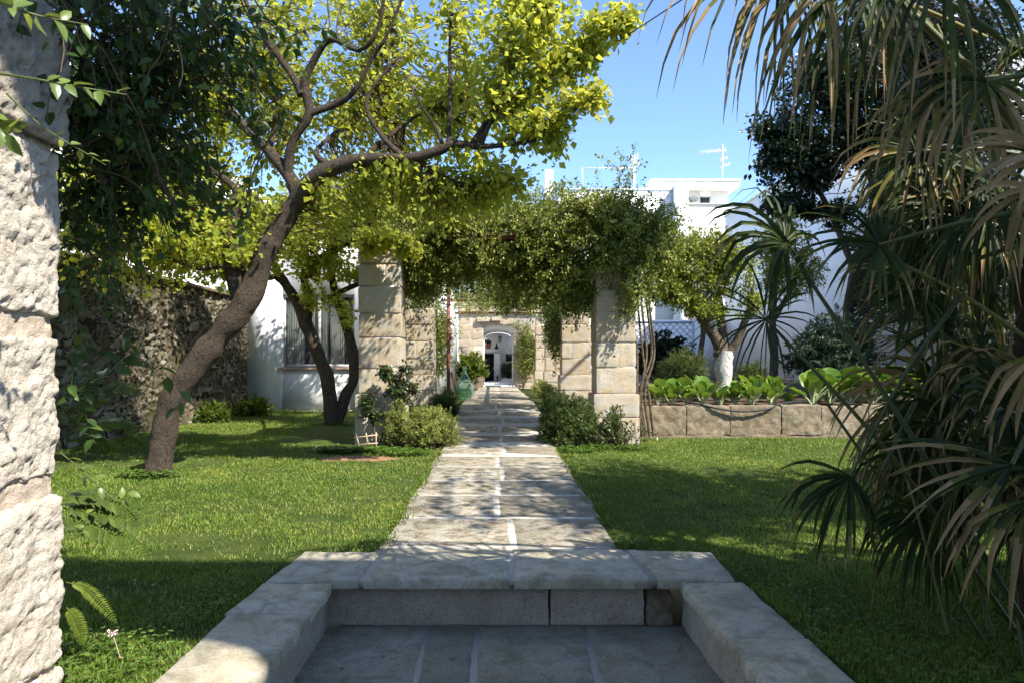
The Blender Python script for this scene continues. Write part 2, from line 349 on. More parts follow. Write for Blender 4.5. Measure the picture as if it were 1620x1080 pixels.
def glass(name, c, transp, rough=.03, tc=None):
    b = NB(name); b.col(c, rough, .6); tr = b.n("ShaderNodeBsdfTransparent"); tr.inputs[0].default_value = (*(tc or [min(1, x * 1.2 + .4) for x in c]), 1)
    mx = b.n("ShaderNodeMixShader"); lw = b.n("ShaderNodeLayerWeight"); lw.inputs[0].default_value = .35
    b.l(b.rng01(lw.outputs["Facing"], 0, 1, transp, transp * .25), mx.inputs[0]); b.l(b.b.outputs[0], mx.inputs[1]); b.l(tr.outputs[0], mx.inputs[2]); b.l(mx.outputs[0], b.o.inputs[0]); return b.m
M['pane'] = glass('window_pane', (.05, .06, .06), .9, .03, (.93, .95, .95))
M['demi'] = glass('green_bottle_glass', (.22, .38, .32), .84)
# ------------------------------------------------------------------ ground, path, sunken landing
def PZ(z):  # height of the path along Y: flat, five shallow steps, then slowly down to the house
    return z
def path_z(Y):
    if Y < 11.2: return 0.0
    if Y < 16.6: return 0.40 * (Y - 11.2) / 5.4
    return 0.40 - (Y - 16.6) * 0.0135
g = MB()
for x0, x1, y0, y1 in ((-400, -1.33, -400, 600), (1.45, 400, -400, 600), (-1.33, 1.45, 5.0, 600), (-1.33, 1.45, -400, -1.2)):
    g.add([(x0, y0, 0), (x1, y0, 0), (x1, y1, 0), (x0, y1, 0)], [(0, 1, 2, 3)])
kind(g.build('ground', M['turf']), 'structure')

pth = MB(); jn = MB()
ys = [5.31, 6.03, 6.43, 7.53, 8.44, 9.53, 10.58, 11.58]
ys = [5.40, 6.42, 7.50, 8.44, 9.50, 10.56, 11.58]
while ys[-1] < 34.6: ys.append(ys[-1] + (1.0 if ys[-1] < 16 else rng.uniform(.8, 1.15)))
ys[-1] = 34.9
for k in range(len(ys) - 1):
    a, b = ys[k] + .021, ys[k + 1] - .021; z = path_z(ys[k]); z2 = path_z(ys[k + 1]) - z; dzz = (0, 0, z2, z2)
    xl, xr = (-.91, 1.0) if a < 14 else (-.88, .98)
    m = .04 + rng.uniform(-.10, .10); m2 = m + rng.uniform(-.03, .03); g2 = .012
    e = lambda: rng.uniform(-.045, .03)
    xl0, xl1, xr0, xr1 = xl + e(), xl + e(), xr + e(), xr + e()
    t = rng.random() * .6 + .4; ja = lambda: rng.uniform(-.014, .014)
    pth.slab([(xl0, a + ja()), (m - g2, a + ja()), (m2 - g2, b + ja()), (xl1, b + ja())], z - .3, z + .022, .014, rng.random() * .5 + .5, dzz)
    pth.slab([(m + g2, a + ja()), (xr0, a + ja()), (xr1, b + ja()), (m2 + g2, b + ja())], z - .3, z + .022, .014, rng.random() * .75 + (.0 if k % 2 else .25), dzz)
    jn.slab([(max(xl0, xl1) + .05, ys[k] + .0003), (min(xr0, xr1) - .05, ys[k] + .0003), (min(xr0, xr1) - .05, ys[k + 1] - .0003), (max(xl0, xl1) + .05, ys[k + 1] - .0003)], z - .35, z + .0212, .0005, .5, dzz, 0)
kind(pth.build('path', M['flag']), 'structure'); kind(jn.build('path_joints', M['joint']), 'structure')
terr = MB()
for s in (-1, 1):
    for k in range(20):
        a = 12.4 + k * 1.15; z = path_z(a) - .10
        xa, xb = (-2.55, -.8) if s < 0 else (.9, 2.72)
        terr.box(xa, xb, a, a + 1.149, -.3, z + rng.uniform(-.01, .01))
kind(terr.build('planting_bed', M['turf']), 'structure')
# landing floor
ld = MB(); X = [-1.2, -.47, -.136, .585, 1.36]
for k in range(4):
    y = 4.70
    while y > -1:
        d = [1.6, 1.5, 1.8, 1.7][k]; j = .012
        ld.slab([(X[k] + .016, y - d + .016), (X[k + 1] - .016, y - d + .016), (X[k + 1] - .016 + .01 * (k == 0), y - .016), (X[k] + .016, y - .016)], -.42, -.318, .012, [.75, .2, .55, .4][k]); y -= d
kind(ld.build('landing', M['landing']), 'structure')
lj = MB(); lj.box(-1.3, 1.42, -1.1, 4.73, -.5, -.326); kind(lj.build('landing_joints', M['joint']), 'structure')
lw = thing('landing_wall', (0, 4.7, 0), 'low pitted stone wall with grey coping slabs around the sunken landing', 'low wall')
r = MB(); r.rough(-1.16, .36, 4.725, 5.2, -.40, -.052, .03, .008, .006, 12, 1, .6, .010, 30); r.build('riser', M['riser'], lw)
r = MB(); r.rough(.37, 1.02, 4.725, 5.2, -.40, -.052, .03, .008, .006, 12, 2, .8, .010, 30); r.build('riser', M['riser'], lw)
r = MB(); r.rough(1.03, 1.22, 4.72, 5.2, -.40, -.052, .02, .03, .02, 12, 3, .9, .010, 30); r.build('corner_stone', M['bed'], lw)
for x0, x1 in ((-1.5, -1.15), (1.275, 1.62)):
    r = MB(); r.rough(x0, x1, -1, 4.715, -.40, -.052, .05, .008, .008, 9, 5, .5, .010, 26); r.build('side_face', M['riser'], lw)
def cop(q, t, a=.02):
    m = MB(); m.slab(q, -.05, a + rng.uniform(-.002, .003), .014, t); return m.build('coping_slab', M['coping'], lw)
cop([(-.90, 4.64), (.09, 4.63), (.085, 5.38), (-.86, 5.38)], .75); cop([(.125, 4.63), (1.06, 4.64), (.985, 5.38), (.12, 5.38)], .8)
cop([(-1.56, 4.575), (-.94, 4.65), (-.90, 5.30), (-1.50, 5.32)], .6); cop([(1.10, 4.65), (1.62, 4.60), (1.67, 5.28), (1.03, 5.36)], .6)
yy = [4.56, 4.0, 2.7, 1.4, 0.0, -1]
for a, b in zip(yy[:-1], yy[1:]): cop([(-1.60, b + .006), (-1.10, b + .006), (-1.10, a - .006), (-1.57, a - .006)], rng.uniform(.6, 1))
yy = [4.585, 3.65, 2.3, 1.0, -.2, -1]
for a, b in zip(yy[:-1], yy[1:]): cop([(1.225, b + .006), (1.66, b + .006), (1.66, a - .006), (1.225, a - .006)], rng.uniform(.3, .9))
m = MB(); m.box(-.96, 1.09, 4.655, 5.40, -.045, .008); m.box(-1.0, -.961, 4.66, 5.3, -.045, .0085); m.box(1.091, 1.12, 4.66, 5.3, -.045, .0085); m.build('pointing', M['joint'], lw)

# ------------------------------------------------------------------ unseen wall added behind the camera, opening shaped for the foreground light; gate pier
def add_shade_wall():
    S = np.array(SUN); yw = -.4; kx, ky = S[0] / S[2], -S[1] / S[2]
    lit = [(-1.1, .4), (-1.08, 1.6), (-1.08, 3.15), (-1.13, 3.38), (-1.28, 3.58), (-1.55, 3.70), (-2.0, 3.77), (-2.6, 3.82), (-3.3, 3.80), (-4.1, 3.6), (-4.5, 3.0), (-4.5, .4)]
    hole = [(x + (y - yw) / ky * kx, (y - yw) / ky) for x, y in lit]
    H = (5.12 - yw) / ky; xa, xb = -5.0, 13.0
    out = [(xb, hole[0][1]), (xb, hole[1][1]), (xb, hole[2][1]), (xb, H), (hole[4][0] + 3, H), (hole[5][0] + 1, H), (hole[6][0], H), (hole[7][0], H), (xa, H), (xa, hole[9][1]), (xa, hole[10][1]), (xa, hole[11][1])]
    m = MB(); n = len(hole)
    for yk, fl in ((yw, 0), (yw - .08, 1)):
        V = [(x, yk, z) for x, z in hole] + [(x, yk, z) for x, z in out]
        m.add(V, [(k, k + 1, n + k + 1, n + k)[::(-1 if fl else 1)] for k in range(n - 1)])
    V = [(x, y, z) for y in (yw, yw - .08) for x, z in hole]; m.add(V, [(k, n + k, n + k + 1, k + 1) for k in range(n - 1)])
    V = [(x, y, z) for y in (yw, yw - .08) for x, z in out]; m.add(V, [(k, k + 1, n + k + 1, n + k) for k in range(n - 1)])
    m.box(xa, xb, yw - .08, yw, -.5, hole[0][1] - .001)
    tag(m.build('shade_wall', M['whitedirty']), 'tall unseen limewashed wall added behind the landing, its opening shaped to cast the foreground sun patch', 'wall')
add_shade_wall()
pier = thing('gate_pier', (-2.1, 2.1, 0), 'tall rough hewn pale stone gate pier at the left edge, close to the viewer', 'gate pier')
def pz(y): return EYE - (y - VY) / F * 2.55
zz = [(-.3, pz(1062)), (pz(1052), pz(785)), (pz(752), pz(535)), (pz(500), pz(240)), (pz(228), pz(20)), (pz(10), 4.2)]
for k, (a, b) in enumerate(zz):
    sh = [.0, .008, -.006, .0, .03, .0][k]
    m = MB(); m.rough(-2.75, -1.655 + sh, 1.55, 2.60 + sh * .5, a, b, .011 if k < 5 else .05, .022, .013, 17, 11 + k, .95 if k < 4 else .3, .022, 34, 6); m.build('stone_block', M['pier'], pier, True)  # upper blocks tinted darker, for shade under the leaves as well as weathering
m = MB(); m.rough(-2.70, -1.678, 1.60, 2.585, -.3, 4.1, .012, .02, .007, 22, 31, .7, .012, 40); m.build('mortar_bed', M['pointing'], pier)

# ------------------------------------------------------------------ dry stone wall on the left
def drywall():
    t = thing('dry_stone_wall', (-7.4, 14, 0), 'old mossy rubble stone wall in the shade along the left lawn', 'wall')
    ny, nz = 420, 96; Y0, Y1 = 5.0, 20.22
    gy, gz = np.meshgrid(np.linspace(Y0, Y1, ny), np.linspace(-.1, 3.25, nz), indexing='ij')
    p = np.stack([np.full(gy.size, -7.4), gy.ravel(), gz.ravel()], 1)
    q = p + np.stack([0 * p[:, 0], fbm(p * 2.3, 4, 4) * .42, fbm(p * 2.3, 4, 5) * .30], 1)
    q = q * np.array([1, 4.6, 9.0]); q[:, 0] = .5
    d1, d2, idd = worley(q, 3); D1, D2, ID = worley(q * .52, 13); sel = fbm(p * 1.1, 3, 17) > .02; d1 = np.where(sel, D1, d1); d2 = np.where(sel, D2, d2); idd = np.where(sel, ID, idd); big = fbm(p * .8, 3, 8)
    e = np.clip((d2 - d1) * 3.2, 0, 1); p[:, 0] += e ** .5 * (.02 + .06 * idd) + big * .14 + fbm(p * 14, 3, 6) * .02
    idx = np.arange(gy.size).reshape(ny, nz); a, b, c, dd = idx[:-1, :-1].ravel(), idx[1:, :-1].ravel(), idx[1:, 1:].ravel(), idx[:-1, 1:].ravel()
    tint = np.where(e < .22, .03 + .25 * e, .22 + .78 * idd * np.clip(.45 + e * .6, 0, 1))
    m = MB(); m.add(p, np.stack([a, b, c, dd], 1), tint[a]); m.box(-7.95, -7.45, Y0, Y1, -.2, 3.22, .3); m.build('rubble_face', M['rubble'], t)
    m = MB(); y = Y0
    while y < Y1:
        l = rng.uniform(.5, .9); m.rough(-8.0, -7.22, y, min(y + l, Y1) - .01, 3.25, 3.33, .09, .02, .015, 5, int(y * 10), rng.random() * .1); y += l
    m.build('coping', M['bed'], t)
drywall()

# ------------------------------------------------------------------ white houses
h = thing('farmhouse_wing', (-4.5, 20.3, 0), 'low limewashed house wing with a curtained window behind the second apricot tree', 'house')
YF = 20.25; wx0, wx1, wz0, wz1 = -6.36, -4.22, 1.30, 3.45
m = MB(); m.box(-7.39, wx0, YF, YF + .4, -.2, 5.6); m.box(wx1, -2.0, YF, YF + .4, -.2, 5.6); m.box(wx0 - .0001, wx1 + .0001, YF + .001, YF + .4, -.2, wz0 - .02); m.box(wx0 - .0001, wx1 + .0001, YF + .001, YF + .4, wz1, 5.6)
m.box(-2.32, -2.0, YF + .4, 34.9, -.2, 4.6); m.box(-7.3, -2.4, YF + .5, 34.8, 4.5, 4.58)
m.box(-7.39, -6.55, YF - .05, YF, -.2, 5.6); m.build('wall', M['white'], h)
wn = MB()
for x0, x1, z0, z1 in ((wx0, wx0 + .07, wz0, wz1), (wx1 - .07, wx1, wz0, wz1), (wx0 + .07, wx1 - .07, wz0, wz0 + .09), (wx0 + .07, wx1 - .07, wz1 - .08, wz1), (-5.33, -5.25, wz0 + .09, wz1 - .08)): wn.box(x0, x1, YF + .10, YF + .17, z0, z1)
wf = wn.build('window', M['frame'], h)
m = MB(); m.box(wx0 + .071, -5.331, YF + .13, YF + .138, wz0 + .091, wz1 - .081); m.box(-5.249, wx1 - .071, YF + .13, YF + .138, wz0 + .091, wz1 - .081); m.build('pane', M['pane'], wf)
m = MB()
for a, b in ((wx0 + .04, -5.75), (-5.6, -5.05), (-4.98, -4.55), (-4.42, wx1 - .04)):
    n = 30; x = np.linspace(a, b, n); y = YF + .20 + .02 * np.sin(np.arange(n) * 1.7)
    V = [(x[i], y[i], z) for i in range(n) for z in (wz0 - .02, wz1)]; m.add(V, [(2 * i, 2 * i + 2, 2 * i + 3, 2 * i + 1) for i in range(n - 1)])
m.build('curtain', M['curtain'], wf)
m = MB(); m.box(wx0, wx1, YF + .36, YF + .39, wz0, wz1); m.build('room_shade_board', M['room_shade'], wf)  # dark board, the unlit room's shade put into its colour
m = MB(); m.rough(wx0 - .12, wx1 + .12, YF - .09, YF + .10, wz0 - .06, wz0 - .003, .06, .012, .003); m.build('sill', M['sillm'], h)
m = MB(); m.box(-7.4, -2.02, YF - .08, YF - .0015, -.1, .05); m.build('plinth', M['mortar'], h)

m = MB(); m.box(-20, -8.6, 8, 33, -.2, 7.2); m.box(-20, -8.5, 7.9, 33.1, 7.2, 7.45)
o = m.build('neighbour_house', M['white']); tag(o, 'bright white house rising behind the rubble wall on the left', 'house')
hs = thing('side_house', (12, 20, 0), 'long white house wall in bluish shade along the right side of the garden', 'house')
m = MB(); m.box(12, 18, 16.0, 35.9, -.2, 9.0); m.build('wall', M['white'], hs)
m = MB(); m.box(11.93, 18.1, 15.9, 36.0, 9.002, 9.08); m.build('coping', M['whitedirty'], hs)
m = MB(); m.box(11.95, 12 - .002, 16.0, 35.9, .3, .72); m.build('dark_plinth', M['bed'], hs)

# ------------------------------------------------------------------ roof terrace building behind
YB = 42.0
def bx(px_): return (px_ - VX) / F * YB
def bz(py, Y=YB): return EYE - (py - VY) / F * Y
bk = thing('terrace_building', (8, YB, 0), 'sunlit white flat roofed building with an upper room, seen over the vines', 'building')
m = MB(); m.box(bx(885), bx(1066), YB, YB + 9, -.2, bz(302)); m.box(bx(1064), bx(1082), YB - .9, YB - .001, -.2, bz(296)); m.build('wall', M['white'], bk)
m = MB(); m.box(bx(884), bx(1067), YB - .05, YB + .25, bz(302) + .002, bz(298.5)); m.build('parapet_cap', M['white'], bk)
m = MB(); m.box(bx(1082) + .002, bx(1240), YB + .2, YB + 9, -.2, bz(323)); m.build('terrace_wall', M['whitedirty'], bk)
m = MB(); m.box(bx(1082), bx(1250), YB + .1, YB + .55, bz(323) + .002, bz(321)); m.build('terrace_coping', M['whitedirty'], bk)
Y2 = YB + 3
def b2(px_): return (px_ - VX) / F * Y2
wx = (b2(1107), b2(1124)); wz = (bz(323.5, Y2), bz(311, Y2))
m = MB()
m.box(b2(1060), wx[0], Y2, Y2 + 4, 9, bz(298, Y2)); m.box(wx[1], b2(1152), Y2, Y2 + 4, 9, bz(298, Y2)); m.box(wx[0] - .001, wx[1] + .001, Y2 + .002, Y2 + 4, 9, wz[0]); m.box(wx[0] - .001, wx[1] + .001, Y2 + .002, Y2 + 4, wz[1], bz(298, Y2)); m.build('upper_room', M['white'], bk)
m = MB(); m.box(wx[0], wx[1], Y2 + .12, Y2 + .16, wz[0], wz[1]); w_ = m.build('window', M['room_shade'], bk)
m = MB(); m.box(wx[0], wx[0] + .06, Y2 + .06, Y2 + .118, wz[0], wz[1]); m.box(wx[1] - .06, wx[1], Y2 + .06, Y2 + .118, wz[0], wz[1]); m.box(wx[0] + .06, wx[1] - .06, Y2 + .06, Y2 + .118, wz[1] - .06, wz[1]); m.build('frame', M['frame'], w_)
m = MB(); m.rough(b2(1024), b2(1161), Y2 - 1.2, Y2 + 5, bz(297, Y2 - 1), bz(288, Y2 - 1), .25, .03, .02, 3, 2, .8); m.rough(b2(1022), b2(1162), Y2 - 1.26, Y2 + 5.1, bz(288, Y2 - 1) + .002, bz(284.5, Y2 - 1), .25, .03, .02, 3, 3, .6); m.build('roof', M['whitedirty'], bk)
m = MB(); a = np.linspace(0, 2 * np.pi, 17)[:-1]; cx, cz = b2(1097), bz(316, Y2); m.add([(cx + .35 * math.cos(t), Y2 - .04, cz + .18 * math.sin(t)) for t in a] + [(cx + .35 * math.cos(t), Y2 + .01, cz + .18 * math.sin(t)) for t in a], [(k, (k + 1) % 16, 16 + (k + 1) % 16, 16 + k) for k in range(16)]); m.add([(cx + .28 * math.cos(t), Y2 - .045, cz + .12 * math.sin(t)) for t in a], [tuple(range(16))]); m.build('oval_lamp', M['frame'], bk)
m = MB(); m.rough(bx(862), bx(875.5), YB, YB + .6, 0, bz(268), .3, .02, .005); tag(m.build('chimney_stack', M['white']), 'slim white square chimney rising above the vines left of the terrace', 'chimney')
def line(m, a, b, r=.025, k=6): m.tubes(np.linspace(a, b, 3), np.full(3, r), k, .5, True)
m = MB(); zt = bz(300)
line(m, (bx(922), YB + .3, zt), (bx(922), YB + .3, bz(264)), .045); line(m, (bx(922) - .04, YB + .3, bz(264)), (bx(1004), YB + .3, bz(264.5)), .045); line(m, (bx(1004), YB + .3, bz(264.5)), (bx(1004), YB + .3, zt), .045)
tag(m.build('washing_frame', M['metal']), 'thin pale tube frame standing on the white roof terrace', 'tube frame')
def antenna(px_, y0, y1, Y, boom, label, el):
    X_ = (px_ - VX) / F * Y; t = thing('television_antenna', (X_, Y, bz(y0, Y)), label, 'antenna', 'antennas on the roof terrace')
    m = MB(); line(m, (X_, Y, bz(y0, Y)), (X_, Y, bz(y1, Y)), .05); m.build('mast', M['metal'], t)
    for k, (yb_, L, n_) in enumerate(boom):
        z = bz(yb_, Y); m = MB(); x0, x1 = (X_ - L, X_ + .25) if L > 0 else (X_ - .2, X_ - L)
        line(m, (x0, Y, z - .1), (x1, Y, z + .08), .03)
        for j in range(n_):
            f = (j + .5) / n_; xx = x0 + (x1 - x0) * f; zc = z - .1 + .18 * f; line(m, (xx, Y - .35, zc), (xx + .03, Y + .35, zc), .015, 4); line(m, (xx, Y, zc - el), (xx + .04, Y, zc + el), .018, 4)
        m.build('aerial', M['metal'], t)
antenna(1143, 284, 229, 45, [(240, 1.55, 9), (262, -.5, 3), (252, -.35, 3)], 'tall television antenna with a long aerial on the upper roof slab', .16)
antenna(1004, 299, 246, 42.4, [(252, .45, 4), (262, -.3, 3)], 'short spindly antenna beside the tube frame on the terrace', .3)
m = MB(); m.tubes(curve([P(868, 133, 9), P(960, 77, 8.2), P(1030, 32, 7.3), P(1100, -14, 6.4)], 12)[None], np.full((1, 12), .007), 5); tag(m.build('cable', M['hose']), 'thin dark cable crossing the sky from the apricot crown to the palm', 'cable')
m = MB(); m.tubes(curve([P(1160, 328, 44), P(1182, 312, 42), P(1215, 280, 38)], 8)[None], np.full((1, 8), .016), 4); tag(m.build('cable', M['hose']), 'faint slack cable between the terrace and the shaded house', 'cable')

# ------------------------------------------------------------------ stone front at the end of the path with its vestibule
YP = 35.0; zf = path_z(34.5)
def qx(px_, Y=YP): return (px_ - VX) / F * Y
def qz(py, Y=YP): return EYE - (py - VY) / F * Y
st = thing('farmhouse', (0, YP, zf), 'stone farmhouse front with a white vaulted entrance at the end of the path', 'house')
ox0, ox1, oz1 = qx(764.5), qx(812), qz(514)
m = MB(); z = -.1; row = 0
while z < 4.6:
    hgt = rng.uniform(.38, .52); x = -2.0 - rng.uniform(0, .4)
    while x < 6.5:
        L = rng.uniform(.5, 1.1); a, b = max(x, -1.99), x + L
        for (u, v) in ([(a, b)] if z >= oz1 else [(a, min(b, ox0)), (max(a, ox1), b)]):
            if v - u > .06 : m.rough(u + .006, v - .006, YP + rng.uniform(-.012, .012), YP + .45, z + .006, min(z + hgt, oz1 if z < oz1 else 9) - .006, .11, .025, .012, 5, int(rng.integers(999)), rng.random())
        x += L
    z = min(z + hgt, oz1) if z < oz1 - .01 else z + hgt
m.build('wall', M['lime'], st)
m = MB(); m.box(-1.98, ox0 + .002, YP + .012, YP + .43, -.1, 4.5); m.box(ox1 - .002, 6.5, YP + .012, YP + .43, -.1, 4.5); m.box(ox0 + .002, ox1 - .002, YP + .013, YP + .43, oz1 + .004, 4.5); m.build('mortar', M['mortar'], st)
m = MB(); m.rough(-1.99, 6.5, YP - .16, YP - .02, qz(495), qz(490.5), .2, .02, .015, 4, 3, .5); m.rough(qx(755), qx(775), YP - .2, YP - .01, qz(509), qz(502), .1, .02, .01, 4, 5, 1); m.rough(qx(778), qx(793), YP - .3, YP - .01, qz(508), qz(501), .1, .02, .01, 4, 6, .9); m.build('moulding', M['lime'], st)
m = MB(); line(m, (-1.98, YP - .14, qz(493.4)), (qx(800), YP - .14, qz(493.8)), .03); m.build('rusty_rail', M['rust'], st)
# vestibule: floor, walls, vault
YV = 39.6; vx0, vx1 = ox0 - .25, ox1 + .45
m = MB(); m.box(vx0 - .3, vx0, YP + .45, YV, -.1, 3.6); m.box(vx1, vx1 + .3, YP + .45, YV, -.1, 3.6); m.box(vx0 - .3, vx1 + .3, YV, YV + .3, -.1, 3.6)
n = 18; cx = (ox0 + ox1) / 2; hw = (ox1 - ox0) / 2 + .01; zs = qz(529.5); rise = qz(520) - zs
arc = [(cx - hw * math.cos(math.pi * k / n), zs + rise * math.sin(math.pi * k / n)) for k in range(n + 1)]
V = []
for y in (YP + .30, YV - .01):
    V += [(x, y, z) for x, z in arc] + [(x, y, oz1 + .05) for x, z in arc]
N = n + 1; Fq = [(k, k + 1, N + k + 1, N + k) for k in range(n)] + [(2 * N + k, k, k + 1, 2 * N + k + 1)[::-1] for k in range(n)]
m.add(V, Fq); m.box(ox0 + .003, ox0 + .05, YP + .3, YP + .46, zf, zs + .02) ; m.box(ox1 - .05, ox1 - .003, YP + .3, YP + .46, zf, zs + .02)
m.box(vx0, qx(792, YV - .8), YV - .8, YV - .001, qz(559, 39), qz(552, 39)); m.box(qx(781.5, YV - .8), qx(792.5, YV - .8), YV - .802, YV - .001, -.1, qz(559, 39) - .001)
m.box(qx(793, 38.6), vx1, 38.2, YV - .001, -.1, qz(598, 38.5)); m.build('vestibule', M['white'], st)
m = MB(); m.box(ox0 - .1, ox1 + .1, 34.86, YP + .5, -.1, zf + .08); m.box(vx0, vx1, YP + .5, YV, -.1, zf + .19); m.build('threshold', M['white'], st)
m = MB(); m.box(qx(763, YV - .3), qx(781.4, YV - .3), YV - .36, YV - .3, zf + .195, qz(559.5, YV - .3)); dr = m.build('door', M['dark_door'], st)
m = MB(); 
for a, b in ((.3, .95), (1.05, 1.65)): m.box(qx(766, 39.2), qx(778.5, 39.2), YV - .385, YV - .361, zf + a, zf + b)
m.build('panel', M['dark_door'], dr)
m = MB(); m.rough(qx(780, 39.2), qx(781, 39.2), YV - .42, YV - .36, 1.0, 1.12, .03, .01, .001); m.build('handle', M['metal'], dr)
m = MB(); m.box(qx(801.5, YV), qx(809.5, YV), YV - .02, YV - .002, qz(571, YV), qz(560, YV)); nw = m.build('window', M['room_shade'], st)
m = MB(); m.box(qx(800.3, YV), qx(801.4, YV), YV - .05, YV - .004, qz(572, YV), qz(559, YV)); m.box(qx(809.6, YV), qx(810.7, YV), YV - .05, YV - .004, qz(572, YV), qz(559, YV)); m.box(qx(805, YV), qx(806, YV), YV - .05, YV - .021, qz(571, YV), qz(560, YV)); m.build('frame', M['rust'], nw)
def at(name, px_, py, Y, mat, prof, label, cat, k=14):
    t = MB(); t.lathe(prof, (qx(px_, Y), Y, qz(py, Y)), k); return tag(t.build(name, mat, None, True), label, cat)
at('plant_pot', 772.5, 551.9, 39.1, M['terra'], [(0, 0), (.12, 0), (.17, .22), (.19, .22), (.19, .27), (.0, .26)], 'small terracotta pot with a cactus on the ledge above the dark door', 'pot')
p = ball(120, (qx(772.5, 39.1), 39.1, qz(551.9, 39.1) + .36), (.18, .14, .13)); m = MB(); m.leaves(p, rng.normal(size=(120, 3)) + [0, 0, .6], rng.normal(size=(120, 3)), np.full(120, .13), .3, rng.random(120)); tag(m.build('potted_cactus', M['dark']), 'dark spiky cactus growing in the pot above the dark door', 'plant')
at('bell', 785.6, 551.9, 39.1, M['black'], [(0, 0), (.13, 0), (.11, .06), (.06, .18), (.03, .22), (.045, .26), (.02, .34), (0, .36)], 'dark iron bell standing on the ledge beside the pot', 'bell')
at('iron_weight', 787, 604.5, 38.7, M['black'], [(0, 0), (.11, 0), (.1, .08), (.03, .14), (.02, .24), (.06, .28), (.06, .32), (.02, .36), (.03, .42), (0, .44)], 'black iron ornament on the vestibule floor by the white block', 'ornament')
lt = thing('lantern', (qx(791, 37.5), 37.5, qz(540, 37.5)), 'small glass lantern hanging from the vestibule vault', 'lantern')
cx, cy, cz = qx(791, 37.5), 37.5, qz(540, 37.5); m = MB()
for sx in (-.07, .07):
    for sy in (-.07, .07): line(m, (cx + sx, cy + sy, cz), (cx + sx, cy + sy, cz + .2), .012)
m.box(cx - .085, cx + .085, cy - .085, cy + .085, cz - .02, cz); m.lathe([(.13, .2), (.05, .28), (.01, .3)], (cx, cy, cz), 6); line(m, (cx, cy, cz + .28), (cx, cy, 3.0), .008); m.build('cage', M['black'], lt)
m = MB(); m.box(cx - .06, cx + .06, cy - .06, cy + .06, cz + .001, cz + .195); m.build('lantern_glass', M['pane'], lt)
for px_, py, Y, s_, mt, lb in ((797, 587, 38.6, .42, 'rose', 'dark leafy house plant on the white bench of the vestibule'), (806, 585, 38.7, .36, 'fern', 'pale green upright plant under the small vestibule window'), (806, 597, 38.4, .25, 'dark', 'low bushy plant at the front of the vestibule bench')):
    c = np.array([qx(px_, Y), Y, qz(py, Y)]); n_ = 160; p = ball(n_, c, (.18, .14, s_)); m = MB(); m.leaves(p, rng.normal(size=(n_, 3)) * .5 + [0, 0, .8], rng.normal(size=(n_, 3)), rng.uniform(.12, .24, n_), .2, rng.random(n_)); tag(m.build('house_plant', M[mt]), lb, 'plant', 'plants in the vestibule')

# ------------------------------------------------------------------ pergola pillars and frame
def pillar(X, Y, z0, ztop, wd, label, courses, plinth=.9):
    t = thing('stone_pillar', (X, Y, z0), label, 'pillar', 'pergola pillars'); h_ = wd / 2; d = wd
    pl = MB(); zp = z0 + plinth
    pl.rough(X - h_ - .055, X + h_ + .055, Y - .055, Y + d + .055, z0 - .3, zp - .42, .045, .02, .007, 5, int(X * 7 + Y * 3), .75); pl.rough(X - h_ - .05, X + h_ + .05, Y - .05, Y + d + .05, zp - .41, zp, .045, .02, .007, 5, int(X * 9 + Y), .9); pl.build('plinth', M['lime'], t)
    hs = np.array(courses, float); hs = hs / hs.sum() * (ztop - zp); z = zp
    for k, hh in enumerate(hs):
        tt = rng.random() * .8 + .2; b = MB(); j = rng.uniform(-.006, .006)
        if k % 3 == 1:
            c = X + rng.uniform(-.12, .12)
            b.rough(X - h_ + j, c - .006, Y + j, Y + d, z + .022, z + hh - .004, .045, .018, .006, 7, int(rng.integers(999)), tt); b.rough(c + .006, X + h_ + j, Y + j + .01, Y + d, z + .022, z + hh - .004, .045, .018, .006, 7, int(rng.integers(999)), min(1, tt + .2))
        else: b.rough(X - h_ + j, X + h_ + j, Y + j, Y + d, z + .022, z + hh - .004, .045, .018, .006, 7, int(rng.integers(999)), tt)
        b.build('stone_block', M['lime'], t, False); z += hh
    b = MB(); b.box(X - h_ + .021, X + h_ - .021, Y + .021, Y + d - .021, z0 - .2, ztop - .02); b.build('mortar_core', M['mortar'], t)
pillar((600 - VX) / F * 12.3, 12.3, 0, 3.68, .76, 'front left pergola pillar with a rose climbing its plinth', [.5, .62, .48, .55, .45, .5])
pillar((975 - VX) / F * 12.3, 12.3, 0, 3.68, .72, 'front right pergola pillar half wrapped in vine at its top', [.52, .5, .6, .48, .5, .5])
pillar((663 - VX) / F * 18.7, 18.7, .2, 3.75, .78, 'second pergola pillar on the left, standing in shade behind the front one', [.5, .55, .5, .5, .5, .45])
pillar((911 - VX) / F * 18.7, 18.7, .2, 3.75, .76, 'second pergola pillar on the right, dark and dappled behind the front one', [.5, .5, .55, .45, .5, .5])
pillar((876 - VX) / F * 25.5, 25.5, .2, 3.75, .62, 'third pergola pillar on the right with one sunlit face', [.5, .5, .55, .45, .5])
pillar((857 - VX) / F * 32.5, 32.5, .1, 3.7, .55, 'farthest and slimmest pergola pillar, beside the stone house front', [.5, .5, .55, .45, .5])
fr = thing('pergola', (0, 12.7, 3.7), 'rusty steel pergola frame resting on the stone pillars, overgrown with vine', 'pergola')
